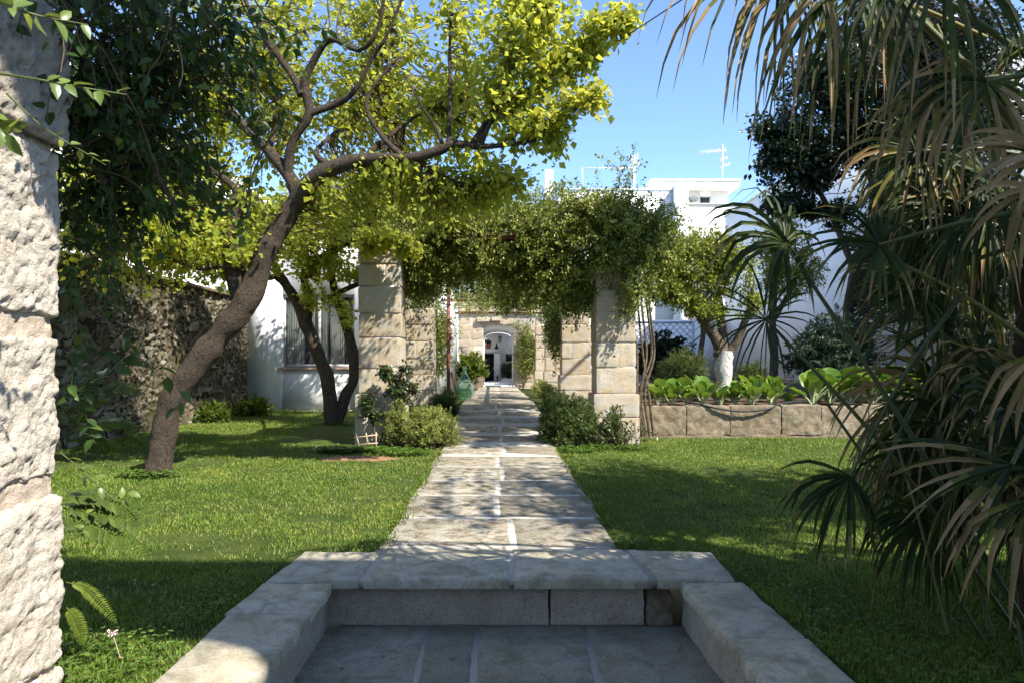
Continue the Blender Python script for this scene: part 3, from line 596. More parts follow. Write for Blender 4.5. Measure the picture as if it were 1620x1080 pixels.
def ibeam(m, a, b, hh=.09, wd=.08):
    a = np.array(a, float); b = np.array(b, float)
    if abs(a[0] - b[0]) > abs(a[1] - b[1]):
        x0, x1 = sorted((a[0], b[0])); y = a[1]; z = a[2]
        m.box(x0, x1, y - wd / 2, y + wd / 2, z, z + .014); m.box(x0, x1, y - .006, y + .006, z + .014, z + hh - .014); m.box(x0, x1, y - wd / 2, y + wd / 2, z + hh - .014, z + hh)
    else:
        y0, y1 = sorted((a[1], b[1])); x = a[0]; z = a[2]
        m.box(x - wd / 2, x + wd / 2, y0, y1, z, z + .014); m.box(x - .006, x + .006, y0, y1, z + .014, z + hh - .014); m.box(x - wd / 2, x + wd / 2, y0, y1, z + hh - .014, z + hh)
for Y in (12.45, 18.9, 25.7, 32.6): m = MB(); ibeam(m, (-2.5, Y, 3.70), (2.6, Y, 3.70)); m.build('cross_beam', M['rust'], fr)
for x in (-2.1, 2.15): m = MB(); ibeam(m, (x, 12.2, 3.795), (x, 33, 3.795)); m.build('long_beam', M['rust'], fr)
m = MB()
for Y in np.arange(13.2, 33, 1.3): line(m, (-2.6, Y, 4.0), (2.7, Y, 4.0), .012, 5)
for x in np.arange(-1.6, 1.8, .8): line(m, (x, 12.2, 4.02), (x, 33, 4.02), .006, 4)
m.build('roof_wires', M['rust'], fr)
pl = thing('rusty_post', (qx(709.5, 20.5), 20.5, .35), 'thin rusty steel post standing beside the white side wall', 'post')
m = MB(); X0 = qx(709.5, 20.5); m.box(X0 - .05, X0 + .05, 20.46, 20.56, .1, 3.7); m.build('shaft', M['rust'], pl)
m = MB(); m.box(X0 + .05, X0 + .09, 20.44, 20.58, 2.1, 2.3); m.build('hinge', M['rust'], pl)
m = MB(); m.tubes(np.linspace((qx(713, 20.2), 20.5, 1.15), (qx(726, 20.2), 20.15, .2), 4), np.full(4, .03), 6); tag(m.build('leaning_rod', M['rust']), 'rusty rod leaning against the thin steel post', 'rod')
dj = thing('demijohn', (qx(735, 20.6), 20.6, .34), 'large pale green glass demijohn on the ground at the left of the path', 'glass bottle')
m = MB(); q = [(0, .01), (.16, .0), (.235, .08), (.27, .22), (.26, .36), (.21, .52), (.13, .66), (.07, .78), (.05, .88), (.05, .96), (.065, .975), (.065, 1.0), (.045, 1.0)]; m.lathe(q, (qx(735, 20.6), 20.6, .335), 28); m.build('glass_body', M['demi'], dj, True)
m = MB(); m.lathe([(.052, .90), (.062, .91), (.062, .93), (.052, .94)], (qx(735, 20.6), 20.6, .335), 20); m.build('neck_ring', M['demi'], dj, True)

# ------------------------------------------------------------------ raised vegetable bed
bd = thing('bed_wall', (5, 13.3, 0), 'low block wall holding up the vegetable bed on the right, lichen stained', 'retaining wall')
x = 2.75; k = 0
while x < 11:
    L = [.95, .85, 1.0, .78, .92, .8, .9, 1.0, .8][k % 9]; m = MB()
    m.rough(x + .003, x + L - .003, 13.3 + rng.uniform(-.012, .012), 13.62, .03 + rng.uniform(0, .02), .62 + rng.uniform(-.02, .015), .03, .018, .016, 7, 40 + k, rng.random() * .9 + .1, .012, 14); m.build('stone_block', M['bed'], bd); x += L; k += 1
m = MB(); m.rough(2.76, 11, 13.26, 13.6, -.2, .05, .08, .03, .03, 4, 77, .4); m.build('footing', M['bed'], bd)
m = MB(); ny = 40; gx, gy = np.meshgrid(np.linspace(2.8, 12.02, 60), np.linspace(13.6, 36, 60), indexing='ij'); p = np.stack([gx.ravel(), gy.ravel(), 0 * gx.ravel()], 1); p[:, 2] = .57 + fbm(p * 3, 4, 3) * .06
idx = np.arange(3600).reshape(60, 60); m.add(p, np.stack([idx[:-1, :-1].ravel(), idx[1:, :-1].ravel(), idx[1:, 1:].ravel(), idx[:-1, 1:].ravel()], 1)); kind(m.build('bed_soil', M['soil'], None, True), 'structure')
m = MB(); hp = curve([P(1088, 636, 13.5), P(1115, 641, 13.3), P(1150, 648, 13.22), P(1185, 650, 13.22), P(1215, 646, 13.25), P(1240, 637, 13.45), P(1275, 634, 13.9)], 40); m.tubes(hp[None], np.full((1, 40), .02), 7); tag(m.build('garden_hose', M['hose']), 'black garden hose sagging over the front of the vegetable bed wall', 'hose')
tr = thing('lattice_fence', (5.6, 22.5, .6), 'pale lattice fence at the back of the vegetable bed', 'fence')
m = MB(); x0, x1, z0, z1 = qx(1003, 22.5), qx(1096, 22.5), .6, qz(512, 22.5)
for k in np.arange(x0 - 2, x1, .22):
    for sgn in (1, -1):
        a = [k if sgn > 0 else k + 2.2, z0]; n_ = z1 - z0; b = [a[0] + sgn * n_, z1]
        u0, u1 = 0, 1
        xs = sorted((a[0], b[0]))
        ta = (x0 - a[0]) / (b[0] - a[0]); tb = (x1 - a[0]) / (b[0] - a[0]); lo, hi = max(0, min(ta, tb)), min(1, max(ta, tb))
        if hi > lo: line(m, (a[0] + (b[0] - a[0]) * lo, 22.5 + .012 * sgn, a[1] + n_ * lo), (a[0] + (b[0] - a[0]) * hi, 22.5 + .012 * sgn, a[1] + n_ * hi), .016, 4)
m.build('lattice', M['trellis'], tr)
m = MB(); m.box(x0, x1, 22.46, 22.54, z1, z1 + .07); m.box(x0 - .04, x0, 22.46, 22.54, .4, z1 + .07); m.box(x1, x1 + .05, 22.46, 22.54, .4, z1 + .07); m.build('frame', M['trellis'], tr)
m = MB(); m.box(6.6, 11.9, 35.5, 35.9, .2, 3.6); tag(m.build('garden_end_wall', M['white']), 'white wall closing the vegetable garden behind the lattice fence', 'wall')
# ------------------------------------------------------------------ grass
def grass():
    n = 600000
    # more blades near the viewer
    Y = 2.6 + (20.0 - 2.6) * rng.random(n) ** 1.7; X = (rng.random(n) * 2 - 1) * (Y * .78 + .3)
    ok = (np.abs(X - .045) > .96 + .05 * vnoise(np.stack([X * 3, Y * 3, X * 0], 1), 2)) | (Y < 5.3)
    ok &= ~((X > -1.58) & (X < 1.68) & (Y < 5.34)) & (X > -7.25) & ~((X < -1.62) & (Y < 2.65))
    ok &= ~((X > 2.7) & (Y > 13.2)) & ~((np.abs(X + .1) < 2.7) & (Y > 12.0)) & ~((X > -4.2) & (X < 0) & (Y > 12.3))
    ok &= ~(((X + 2.15) / .55) ** 2 + ((Y - 10.4) / .22) ** 2 < 1)
    ok &= Y < 20.1
    X, Y = X[ok], Y[ok]; n = len(X); q = np.stack([X, Y, 0 * X], 1)
    bare = fbm(q * .9, 3, 21) + .5 * fbm(q * 4, 2, 22); keep = rng.random(n) < np.clip(1.15 - bare * 2.2, .12, 1); X, Y, q, bare = X[keep], Y[keep], q[keep], bare[keep]; n = len(X)
    hgt = rng.uniform(.010, .036, n) * (.88 + .6 * fbm(q * 1.7, 3, 5)) * (1 + .02 * Y); wd = rng.uniform(.0016, .0031, n) * (.75 + .11 * Y)
    a = rng.random(n) * 6.283; lean = rng.uniform(.2, 1.1, n) * hgt; b = a + rng.normal(size=n) * .8
    W = np.stack([np.cos(a), np.sin(a), 0 * a], 1) * wd[:, None]; D = np.stack([-np.sin(b), np.cos(b), 0 * b], 1) * lean[:, None]
    z = np.array([[0, 0, 1.0]])
    V = np.stack([q - W, q + W, q + D * .35 + z * (hgt * .6)[:, None] + W * .8, q + D * .35 + z * (hgt * .6)[:, None] - W * .8, q + D + z * hgt[:, None]], 1)
    tint = np.clip(.45 + .4 * fbm(q * .8, 3, 9) + .35 * fbm(q * 5, 2, 10) + rng.normal(size=n) * .16, 0, .86); tint = np.where(rng.random(n) < .06 + .22 * np.clip(bare, 0, 1), rng.uniform(.88, 1, n), tint)
    i = np.arange(n)[:, None] * 5; m = MB(); m.add(V.reshape(-1, 3), i + np.array([0, 1, 2, 3]), tint); m.F.append(i + np.array([3, 2, 4])); m.T.append(tint)
    o = m.build('grass', M['grass']); kind(o, 'stuff')
grass()
def clover(cs, name, label=None):
    m = MB()
    for (x, y, rx, ry, n, s) in cs:
        a = rng.random(n) * 6.283; r = np.sqrt(rng.random(n)); c = np.stack([x + rx * r * np.cos(a), y + ry * r * np.sin(a), rng.uniform(.02, .09, n)], 1)
        for k in range(3):
            th = rng.random(n) * 6.28 + k * 2.1; d = np.stack([np.cos(th), np.sin(th), .15 + 0 * th], 1); m.leaves(c, d, np.tile([0, 0, 1.0], (n, 1)) + rng.normal(size=(n, 3)) * .25, rng.uniform(.6, 1.2, n) * s, .45, rng.random(n), .05)
    kind(m.build(name, M['clover']), 'stuff')
clover([(-2.05, 3.35, .5, .35, 420, .022), (-1.75, 4.2, .14, .5, 150, .02), (-.98, 5.55, .1, .12, 90, .02), (1.08, 5.5, .1, .12, 100, .02), (2.3, 3.5, .7, .6, 420, .022), (1.95, 4.6, .3, .8, 260, .02), (2.42, 3.05, .2, .12, 40, .05), (-1.25, 8.0, .2, 2.0, 110, .02), (-3.2, 6.5, .6, .5, 160, .02), (-2.2, 8.4, .5, .4, 130, .02), (-4.4, 7.6, .5, .4, 120, .022), (2.2, 6.6, .6, .5, 150, .02), (3.3, 8.8, .6, .5, 130, .022), (1.7, 10.2, .4, .4, 110, .022), (1.2, 9, .2, 2.2, 140, .02)], 'clover')
clover([(-2.3, 11.2, .7, .25, 900, .045), (-1.5, 10.9, .45, .3, 500, .04), (2.0, 11.5, .6, .3, 420, .04), (1.3, 11.2, .3, .3, 250, .04), (-1.7, 13.5, .8, 1.6, 900, .05), (1.8, 14, .8, 2, 900, .05), (1.35, 27, .5, 4, 500, .08), (-4.45, 8.75, .4, .16, 160, .05), (-3.9, 16.0, .5, .2, 120, .05), (-6.2, 19.6, 1.0, .3, 300, .05), (-4.3, 20.0, 1.6, .15, 300, .05)], 'ground_cover')
m = MB(); a = np.linspace(0, 6.283, 40)[:-1]; cx, cy = -2.15, 10.4
pts = [(cx + .62 * math.cos(t) * (1 + .15 * math.sin(3 * t + 1)), cy + .26 * math.sin(t) * (1 + .2 * math.sin(5 * t)), .004) for t in a]; m.add([(cx, cy, .035)] + [(p[0] * .5 + cx * .5, p[1] * .5 + cy * .5, .03 + .012 * rng.random()) for p in pts] + pts, [(0, 1 + k, 1 + (k + 1) % 39) for k in range(39)]); m.F.append(np.array([(1 + k, 40 + k, 40 + (k + 1) % 39, 1 + (k + 1) % 39) for k in range(39)])); m.T.append(np.full(39, .5)); kind(m.build('bare_soil', M['soilr']), 'structure')

# ------------------------------------------------------------------ apricot trees
def limb(m, pts, n=26, k=9, rough=.12):
    c = curve(pts, n); R = c[:, 3].copy(); R *= 1 + rough * vnoise(c[:, :3] * 5 + 3, 4); m.tubes(c[None, :, :3], R[None], k); V = m.V[-1]; ctr = np.repeat(c[:, :3], k, 0); V += (V - ctr) * (fbm(V * 4, 3, 2) * .24 + fbm(V * np.array([24, 24, 9]), 2, 5) * .12)[:, None]; return c
def tree_foliage(t, limbs, clusters, leafmat, per, size, twigmat, wr=.36, lift=.12, spread=.06, tint=(.15, .8), droop=.25, lo=.3, hang=None, curl=.12):
    lp = np.concatenate([c[:, :3] for c in limbs]); tw_m = MB(); lf = MB()
    for (c, r, n, tb) in clusters:
        tg = ball(n, c, r, .15); tw = twigs(tg, lp, 7, lift)
        L = np.linalg.norm(tw[:, -1] - tw[:, 0], axis=1); R = np.linspace(1, .3, 7)[None] * np.clip(.004 + .006 * L, .004, .014)[:, None]; tw_m.tubes(tw, R, 4)
        p, tgd, k = along(tw, per, lo, spread); N = len(p); d, nn = leafdirs(tgd, N, droop)
        ct = rng.normal(size=n)[k] * .10 + tb
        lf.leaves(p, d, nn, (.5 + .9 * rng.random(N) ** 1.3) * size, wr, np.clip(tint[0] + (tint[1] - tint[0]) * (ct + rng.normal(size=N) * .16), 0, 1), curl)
    tw_m.build('twigs', twigmat, t); lf.build('crown', leafmat, t)
def L4(x, y, Y, r): return (*P(x, y, Y), r)
t = thing('apricot_tree', P(250, 748, 9.0) * [1, 1, 0], 'large leaning apricot tree with a thick twisted trunk and bright yellow green crown', 'tree')
tm = MB(); limbs = []
trunk = [L4(246, 775, 9.0, .34), L4(250, 752, 9.0, .25), L4(252, 728, 9.0, .205), L4(258, 690, 9.0, .185), L4(268, 645, 9.0, .175), L4(300, 590, 9.0, .18), L4(345, 535, 9.0, .185), L4(382, 490, 9.0, .20), L4(402, 450, 9.0, .195), L4(420, 400, 8.95, .165), L4(450, 350, 8.9, .15), L4(475, 310, 8.85, .145)]
limbs.append(limb(tm, [(*q_[:3], q_[3] * .84) for q_ in trunk], 110, 22)); 
m = MB(); limbs.append(limb(tm, [L4(385, 480, 9.05, .13), L4(372, 430, 9.1, .14), L4(368, 380, 9.1, .125), L4(372, 335, 9.15, .12), L4(380, 312, 9.15, .10)], 24, 12))
tm.build('trunk', M['bark'], t, True)
bm_ = MB()
for pts in (
    [L4(470, 318, 8.85, .13), L4(495, 285, 8.7, .115), L4(530, 265, 8.6, .10), L4(580, 252, 8.5, .085), L4(640, 252, 8.4, .075), L4(690, 240, 8.35, .062), L4(720, 228, 8.3, .055), L4(755, 232, 8.3, .045), L4(800, 230, 8.2, .026), L4(850, 222, 8.1, .018), L4(872, 212, 8.1, .012)],
    [L4(475, 312, 8.85, .12), L4(455, 275, 8.9, .085), L4(425, 240, 9.0, .075), L4(400, 215, 9.0, .06), L4(370, 180, 9.1, .045), L4(330, 130, 9.2, .03)],
    [L4(455, 285, 8.9, .07), L4(462, 225, 8.8, .065), L4(490, 180, 8.7, .06), L4(482, 135, 8.7, .055), L4(500, 90, 8.6, .045), L4(525, 62, 8.5, .04), L4(570, 80, 8.4, .03), L4(600, 40, 8.3, .025), L4(610, -30, 8.2, .02)],
    [L4(478, 150, 8.7, .06), L4(462, 120, 8.7, .045), L4(430, 75, 8.7, .04), L4(405, 40, 8.7, .03), L4(380, -20, 8.7, .02)],
    [L4(490, 180, 8.7, .05), L4(530, 165, 8.7, .045), L4(560, 145, 8.6, .035), L4(590, 90, 8.5, .026), L4(610, 60, 8.4, .02), L4(640, -10, 8.3, .015)],
    [L4(380, 322, 9.15, .09), L4(372, 300, 9.1, .06), L4(345, 275, 9.0, .045), L4(320, 255, 9.0, .012)],
    [L4(376, 330, 9.15, .08), L4(340, 327, 9.2, .075), L4(300, 330, 9.3, .06), L4(260, 310, 9.4, .05), L4(220, 290, 9.5, .04), L4(160, 300, 9.6, .025)],
    [L4(395, 425, 9.0, .03), L4(350, 423, 8.9, .022), L4(310, 425, 8.8, .02), L4(250, 400, 8.7, .015), L4(190, 370, 8.6, .01)],
    [L4(745, 232, 8.3, .04), L4(770, 190, 8.3, .032), L4(800, 110, 8.2, .028), L4(815, 40, 8.1, .022), L4(825, -30, 8.0, .016)],
    [L4(760, 232, 8.3, .03), L4(790, 160, 8.1, .024), L4(830, 60, 8.0, .018), L4(850, 0, 7.9, .012)],
    [L4(755, 228, 8.3, .028), L4(800, 165, 8.2, .02), L4(860, 125, 8.1, .016), L4(915, 80, 8.0, .012), L4(985, 30, 7.9, .006)],
    [L4(710, 228, 8.3, .035), L4(712, 150, 8.4, .024), L4(712, 60, 8.4, .02), L4(718, -20, 8.4, .015)],
    [L4(700, 228, 8.35, .03), L4(685, 195, 8.4, .018), L4(665, 165, 8.4, .012), L4(640, 120, 8.4, .008)],
    [L4(640, 252, 8.4, .05), L4(600, 210, 8.6, .03), L4(580, 160, 8.7, .024), L4(620, 100, 8.7, .015)],
    [L4(660, 250, 8.4, .04), L4(690, 275, 8.5, .03), L4(740, 295, 8.6, .022), L4(800, 285, 8.7, .012)],
    [L4(570, 255, 8.5, .04), L4(610, 220, 8.7, .03), L4(665, 180, 8.9, .018), L4(720, 150, 9.0, .01)],
    [L4(520, 262, 8.6, .05), L4(500, 240, 8.9, .032), L4(540, 200, 9.4, .025), L4(590, 130, 9.8, .02), L4(620, 50, 10, .012)],
    [L4(425, 240, 9.0, .04), L4(440, 180, 9.6, .03), L4(430, 90, 10, .022), L4(450, 0, 10.2, .015)],
    [L4(840, 225, 8.1, .018), L4(880, 190, 8.0, .012), L4(935, 162, 7.9, .006)],
): limbs.append(limb(bm_, pts, 24, 8))
bm_.build('limbs', M['bark'], t, True)
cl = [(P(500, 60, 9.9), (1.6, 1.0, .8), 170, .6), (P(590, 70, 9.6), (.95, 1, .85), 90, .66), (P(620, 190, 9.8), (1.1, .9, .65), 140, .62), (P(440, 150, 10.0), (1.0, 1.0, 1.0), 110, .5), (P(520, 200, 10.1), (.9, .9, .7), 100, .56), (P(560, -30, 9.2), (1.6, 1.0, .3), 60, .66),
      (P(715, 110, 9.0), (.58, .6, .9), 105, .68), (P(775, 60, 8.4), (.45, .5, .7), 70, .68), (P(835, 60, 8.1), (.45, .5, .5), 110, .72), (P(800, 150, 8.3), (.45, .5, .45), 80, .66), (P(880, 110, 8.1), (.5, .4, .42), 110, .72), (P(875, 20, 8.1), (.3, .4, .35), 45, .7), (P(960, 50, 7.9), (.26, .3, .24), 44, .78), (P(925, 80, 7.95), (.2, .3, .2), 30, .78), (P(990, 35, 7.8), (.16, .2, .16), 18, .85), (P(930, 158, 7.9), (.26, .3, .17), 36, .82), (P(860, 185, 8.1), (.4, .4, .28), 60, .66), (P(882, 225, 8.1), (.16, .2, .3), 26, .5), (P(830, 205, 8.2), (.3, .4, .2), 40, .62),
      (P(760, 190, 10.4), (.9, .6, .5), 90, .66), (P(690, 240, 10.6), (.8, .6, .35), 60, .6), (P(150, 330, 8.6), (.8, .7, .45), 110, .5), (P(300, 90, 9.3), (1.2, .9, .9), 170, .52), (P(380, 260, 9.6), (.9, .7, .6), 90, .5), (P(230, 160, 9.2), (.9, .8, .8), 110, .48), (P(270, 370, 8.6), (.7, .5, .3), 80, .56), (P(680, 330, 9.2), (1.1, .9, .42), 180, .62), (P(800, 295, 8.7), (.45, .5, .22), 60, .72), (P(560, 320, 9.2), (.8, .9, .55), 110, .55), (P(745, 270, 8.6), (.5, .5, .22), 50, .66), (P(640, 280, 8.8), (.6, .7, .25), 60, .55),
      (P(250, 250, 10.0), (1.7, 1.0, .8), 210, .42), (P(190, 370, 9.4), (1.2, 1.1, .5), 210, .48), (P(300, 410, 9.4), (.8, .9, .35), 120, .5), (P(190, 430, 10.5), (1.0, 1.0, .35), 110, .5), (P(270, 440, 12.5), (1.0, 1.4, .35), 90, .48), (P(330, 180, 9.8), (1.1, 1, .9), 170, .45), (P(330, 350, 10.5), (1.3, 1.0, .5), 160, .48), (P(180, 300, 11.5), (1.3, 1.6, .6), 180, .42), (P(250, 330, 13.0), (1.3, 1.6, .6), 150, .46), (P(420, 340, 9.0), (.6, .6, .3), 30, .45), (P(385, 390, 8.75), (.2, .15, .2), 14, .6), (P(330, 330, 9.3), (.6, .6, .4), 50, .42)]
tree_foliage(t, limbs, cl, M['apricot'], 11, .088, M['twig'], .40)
for px_, py, Y in ((715, 30, 8.3), (705, 50, 8.3), (723, 52, 8.2), (690, 70, 8.3), (770, 95, 8.1), (836, 118, 8.1), (855, 120, 8.0), (546, 37, 8.4), (565, 128, 8.5), (352, 350, 8.9), (380, 349, 8.9), (376, 356, 8.9), (352, 362, 8.9), (640, 115, 8.3), (840, 98, 8.0)):
    fm = MB(); fm.lathe([(.001, -.028), (.018, -.022), (.027, 0), (.02, .018), (.001, .027)], P(px_, py, Y), 8); fm.build('fruit', M['fruit'], t, True)

t = thing('apricot_tree', P(525, 670, 16.2) * [1, 1, 0], 'smaller dark forked apricot tree by the curtained window of the white wing', 'tree'); limbs = []; tm = MB()
for pts in ([L4(524, 685, 16.2, .20), L4(524, 655, 16.2, .17), L4(518, 600, 16.2, .165), L4(500, 550, 16.2, .155), L4(482, 510, 16.2, .16), L4(470, 478, 16.2, .14), L4(455, 455, 16.2, .11), L4(440, 430, 16.2, .09), L4(420, 390, 16.2, .06), L4(400, 340, 16, .04)],
            [L4(530, 675, 16.3, .15), L4(545, 630, 16.3, .14), L4(560, 595, 16.3, .13), L4(556, 545, 16.3, .115), L4(540, 495, 16.3, .10), L4(528, 455, 16.3, .09), L4(520, 400, 16.2, .07), L4(530, 330, 16, .05)],
            [L4(484, 510, 16.2, .12), L4(490, 475, 16.1, .11), L4(480, 440, 16.0, .10), L4(500, 415, 15.8, .09), L4(530, 395, 15.5, .08), L4(560, 380, 15.2, .07), L4(600, 374, 14.9, .065), L4(640, 345, 14.6, .045), L4(690, 340, 14.3, .032), L4(740, 325, 14.0, .022), L4(800, 300, 13.6, .012)],
            [L4(475, 480, 16.2, .10), L4(440, 440, 16, .08), L4(425, 440, 15.8, .05), L4(400, 430, 15.6, .03)], [L4(490, 440, 16, .09), L4(480, 390, 16, .07), L4(490, 350, 16, .05), L4(470, 300, 16, .03)], [L4(560, 382, 15.2, .05), L4(590, 350, 15, .035), L4(600, 320, 14.8, .02)],
            [L4(560, 380, 15.2, .06), L4(575, 378, 13.5, .04), L4(590, 372, 12.0, .025), L4(640, 385, 11.7, .012)], [L4(520, 470, 16.3, .06), L4(590, 445, 16, .055), L4(660, 470, 15.9, .05), L4(690, 450, 15.6, .035), L4(720, 430, 15, .02)]):
    limbs.append(limb(tm, pts, 26, 9))
tm.build('trunk', M['bark'], t, True)
tree_foliage(t, limbs, [(P(480, 360, 15.6), (1.7, 1.5, .85), 320, .48), (P(600, 330, 15), (1.3, 1.2, .65), 210, .58), (P(410, 380, 15.4), (1.2, 1.2, .6), 190, .48), (P(330, 390, 15.2), (.9, 1.2, .5), 110, .48), (P(600, 325, 17.9), (1.5, .9, .8), 170, .5), (P(680, 315, 17.5), (1.2, .9, .6), 110, .56), (P(520, 350, 18.2), (1.4, .8, .7), 130, .46), (P(690, 340, 14.2), (.9, .8, .4), 110, .6), (P(760, 315, 13.7), (.5, .6, .35), 60, .66), (P(540, 425, 15.8), (.8, .7, .3), 90, .45), (P(500, 470, 15.9), (.6, .4, .35), 36, .45), (P(550, 500, 16.0), (.2, .3, .4), 14, .45), (P(470, 425, 15.6), (.5, .5, .3), 40, .45), (P(640, 400, 14.4), (.5, .4, .2), 36, .7), (P(595, 378, 11.9), (.40, .25, .16), 60, .66), (P(650, 395, 11.8), (.25, .2, .16), 24, .7), (P(575, 400, 12.0), (.22, .15, .15), 14, .62)], M['apricot'], 15, .10, M['twig'], .40)

# ------------------------------------------------------------------ pergola vine
v = thing('pergola_vine', (1.6, 13, 0), 'dense flowering vine covering the pergola and spilling over its front right pillar', 'climbing plant')
def vine_patch(mass, m, per, size, tint, L=.55, sag=1.0, spread=.035, wr=.30, lo=.05, mul=1.0):
    tw_ = MB()
    for (c, r, n, tb, up) in mass:
        n = int(n * mul)
        s = ball(n, c, r, .05); d = rng.normal(size=(n, 3)) * .7 + np.array([0, -.25, up]); st_ = strands(s, d, rng.uniform(.5, 1.3, n) * L, 7, sag); tw_.tubes(st_, np.linspace(.006, .002, 7)[None].repeat(n, 0), 3)
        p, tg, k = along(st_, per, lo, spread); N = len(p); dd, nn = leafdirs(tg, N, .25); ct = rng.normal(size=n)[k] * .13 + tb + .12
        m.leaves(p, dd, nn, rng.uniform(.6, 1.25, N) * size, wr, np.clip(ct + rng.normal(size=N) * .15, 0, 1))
    return tw_
lf = MB()
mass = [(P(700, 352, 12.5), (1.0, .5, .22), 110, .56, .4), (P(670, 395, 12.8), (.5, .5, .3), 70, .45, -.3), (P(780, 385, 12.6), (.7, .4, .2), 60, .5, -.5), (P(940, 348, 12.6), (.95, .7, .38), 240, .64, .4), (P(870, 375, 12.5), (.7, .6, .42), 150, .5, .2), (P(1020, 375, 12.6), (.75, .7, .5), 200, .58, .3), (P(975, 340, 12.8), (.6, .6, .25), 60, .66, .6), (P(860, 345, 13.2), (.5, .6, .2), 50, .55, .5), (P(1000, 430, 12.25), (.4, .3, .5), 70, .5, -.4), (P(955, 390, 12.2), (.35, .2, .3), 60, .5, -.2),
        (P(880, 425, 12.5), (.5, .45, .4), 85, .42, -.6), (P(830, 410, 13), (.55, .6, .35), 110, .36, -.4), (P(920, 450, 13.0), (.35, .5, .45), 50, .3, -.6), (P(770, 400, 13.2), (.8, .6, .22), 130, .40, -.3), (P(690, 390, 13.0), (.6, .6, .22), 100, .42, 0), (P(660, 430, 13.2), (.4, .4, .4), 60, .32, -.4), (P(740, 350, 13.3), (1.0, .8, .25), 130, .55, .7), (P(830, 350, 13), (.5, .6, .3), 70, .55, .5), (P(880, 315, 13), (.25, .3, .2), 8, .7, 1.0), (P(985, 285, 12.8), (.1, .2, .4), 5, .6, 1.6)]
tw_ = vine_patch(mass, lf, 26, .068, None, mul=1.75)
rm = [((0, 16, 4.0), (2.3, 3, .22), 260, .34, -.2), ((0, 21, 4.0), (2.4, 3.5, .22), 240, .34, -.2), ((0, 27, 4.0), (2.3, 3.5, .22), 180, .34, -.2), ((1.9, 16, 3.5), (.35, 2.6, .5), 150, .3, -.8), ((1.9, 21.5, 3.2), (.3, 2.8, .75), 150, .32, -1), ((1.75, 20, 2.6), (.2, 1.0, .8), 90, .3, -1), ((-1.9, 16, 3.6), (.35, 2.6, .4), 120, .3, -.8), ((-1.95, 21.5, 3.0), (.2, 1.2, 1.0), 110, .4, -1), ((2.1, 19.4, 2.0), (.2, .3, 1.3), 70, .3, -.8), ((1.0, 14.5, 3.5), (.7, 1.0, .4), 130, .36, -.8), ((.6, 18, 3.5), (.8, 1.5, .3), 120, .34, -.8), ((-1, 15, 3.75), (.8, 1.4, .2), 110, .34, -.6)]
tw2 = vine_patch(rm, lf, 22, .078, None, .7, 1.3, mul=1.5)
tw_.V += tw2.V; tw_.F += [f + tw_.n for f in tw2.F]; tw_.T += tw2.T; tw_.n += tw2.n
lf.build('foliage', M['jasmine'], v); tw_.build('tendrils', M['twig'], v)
for k, (x0, x1) in enumerate(((1012, 1003), (1018, 1018), (1024, 1030), (1016, 1026), (1030, 1012))):
    m = MB(); c = curve([L4(x0 + 4, 690, 12.75, .028), L4(x0 - 4, 620, 12.7, .024), L4(x1 + 5, 560, 12.72, .022), L4(x1 - 3, 480, 12.65, .02), L4(x1 - 6, 400, 12.6, .014)], 20); m.tubes(c[None, :, :3], c[None, :, 3], 6); m.build('stem', M['bark2'], v)
# climber on the stone front
cw = thing('wall_climber', (qx(832), 34.9, .1), 'leafy climber spread flat over the stone house front right of the entrance', 'climbing plant'); lf = MB()
tw_ = vine_patch([((qx(833), 34.75, 1.6), (.5, .12, .85), 130, .45, -.2), ((qx(838), 34.75, 2.4), (.6, .12, .5), 80, .45, 0), ((qx(826), 34.75, 3.0), (.5, .1, .4), 40, .4, .2)], lf, 18, .085, None, .6, .5, .05); lf.build('foliage', M['jasmine'], cw); tw_.build('stems', M['twig'], cw)
cw = thing('side_wall_climber', (-1.9, 24, .2), 'climber hanging down the white side wall behind the left pillars', 'climbing plant'); lf = MB()
tw_ = vine_patch([((-1.88, 22.5, 2.0), (.12, .7, 1.1), 110, .4, -.6), ((-1.85, 24.5, 2.6), (.12, 1.2, .8), 90, .42, -.6)], lf, 20, .075, None, .6, .8, .04); lf.build('foliage', M['jasmine'], cw); tw_.build('stems', M['twig'], cw)

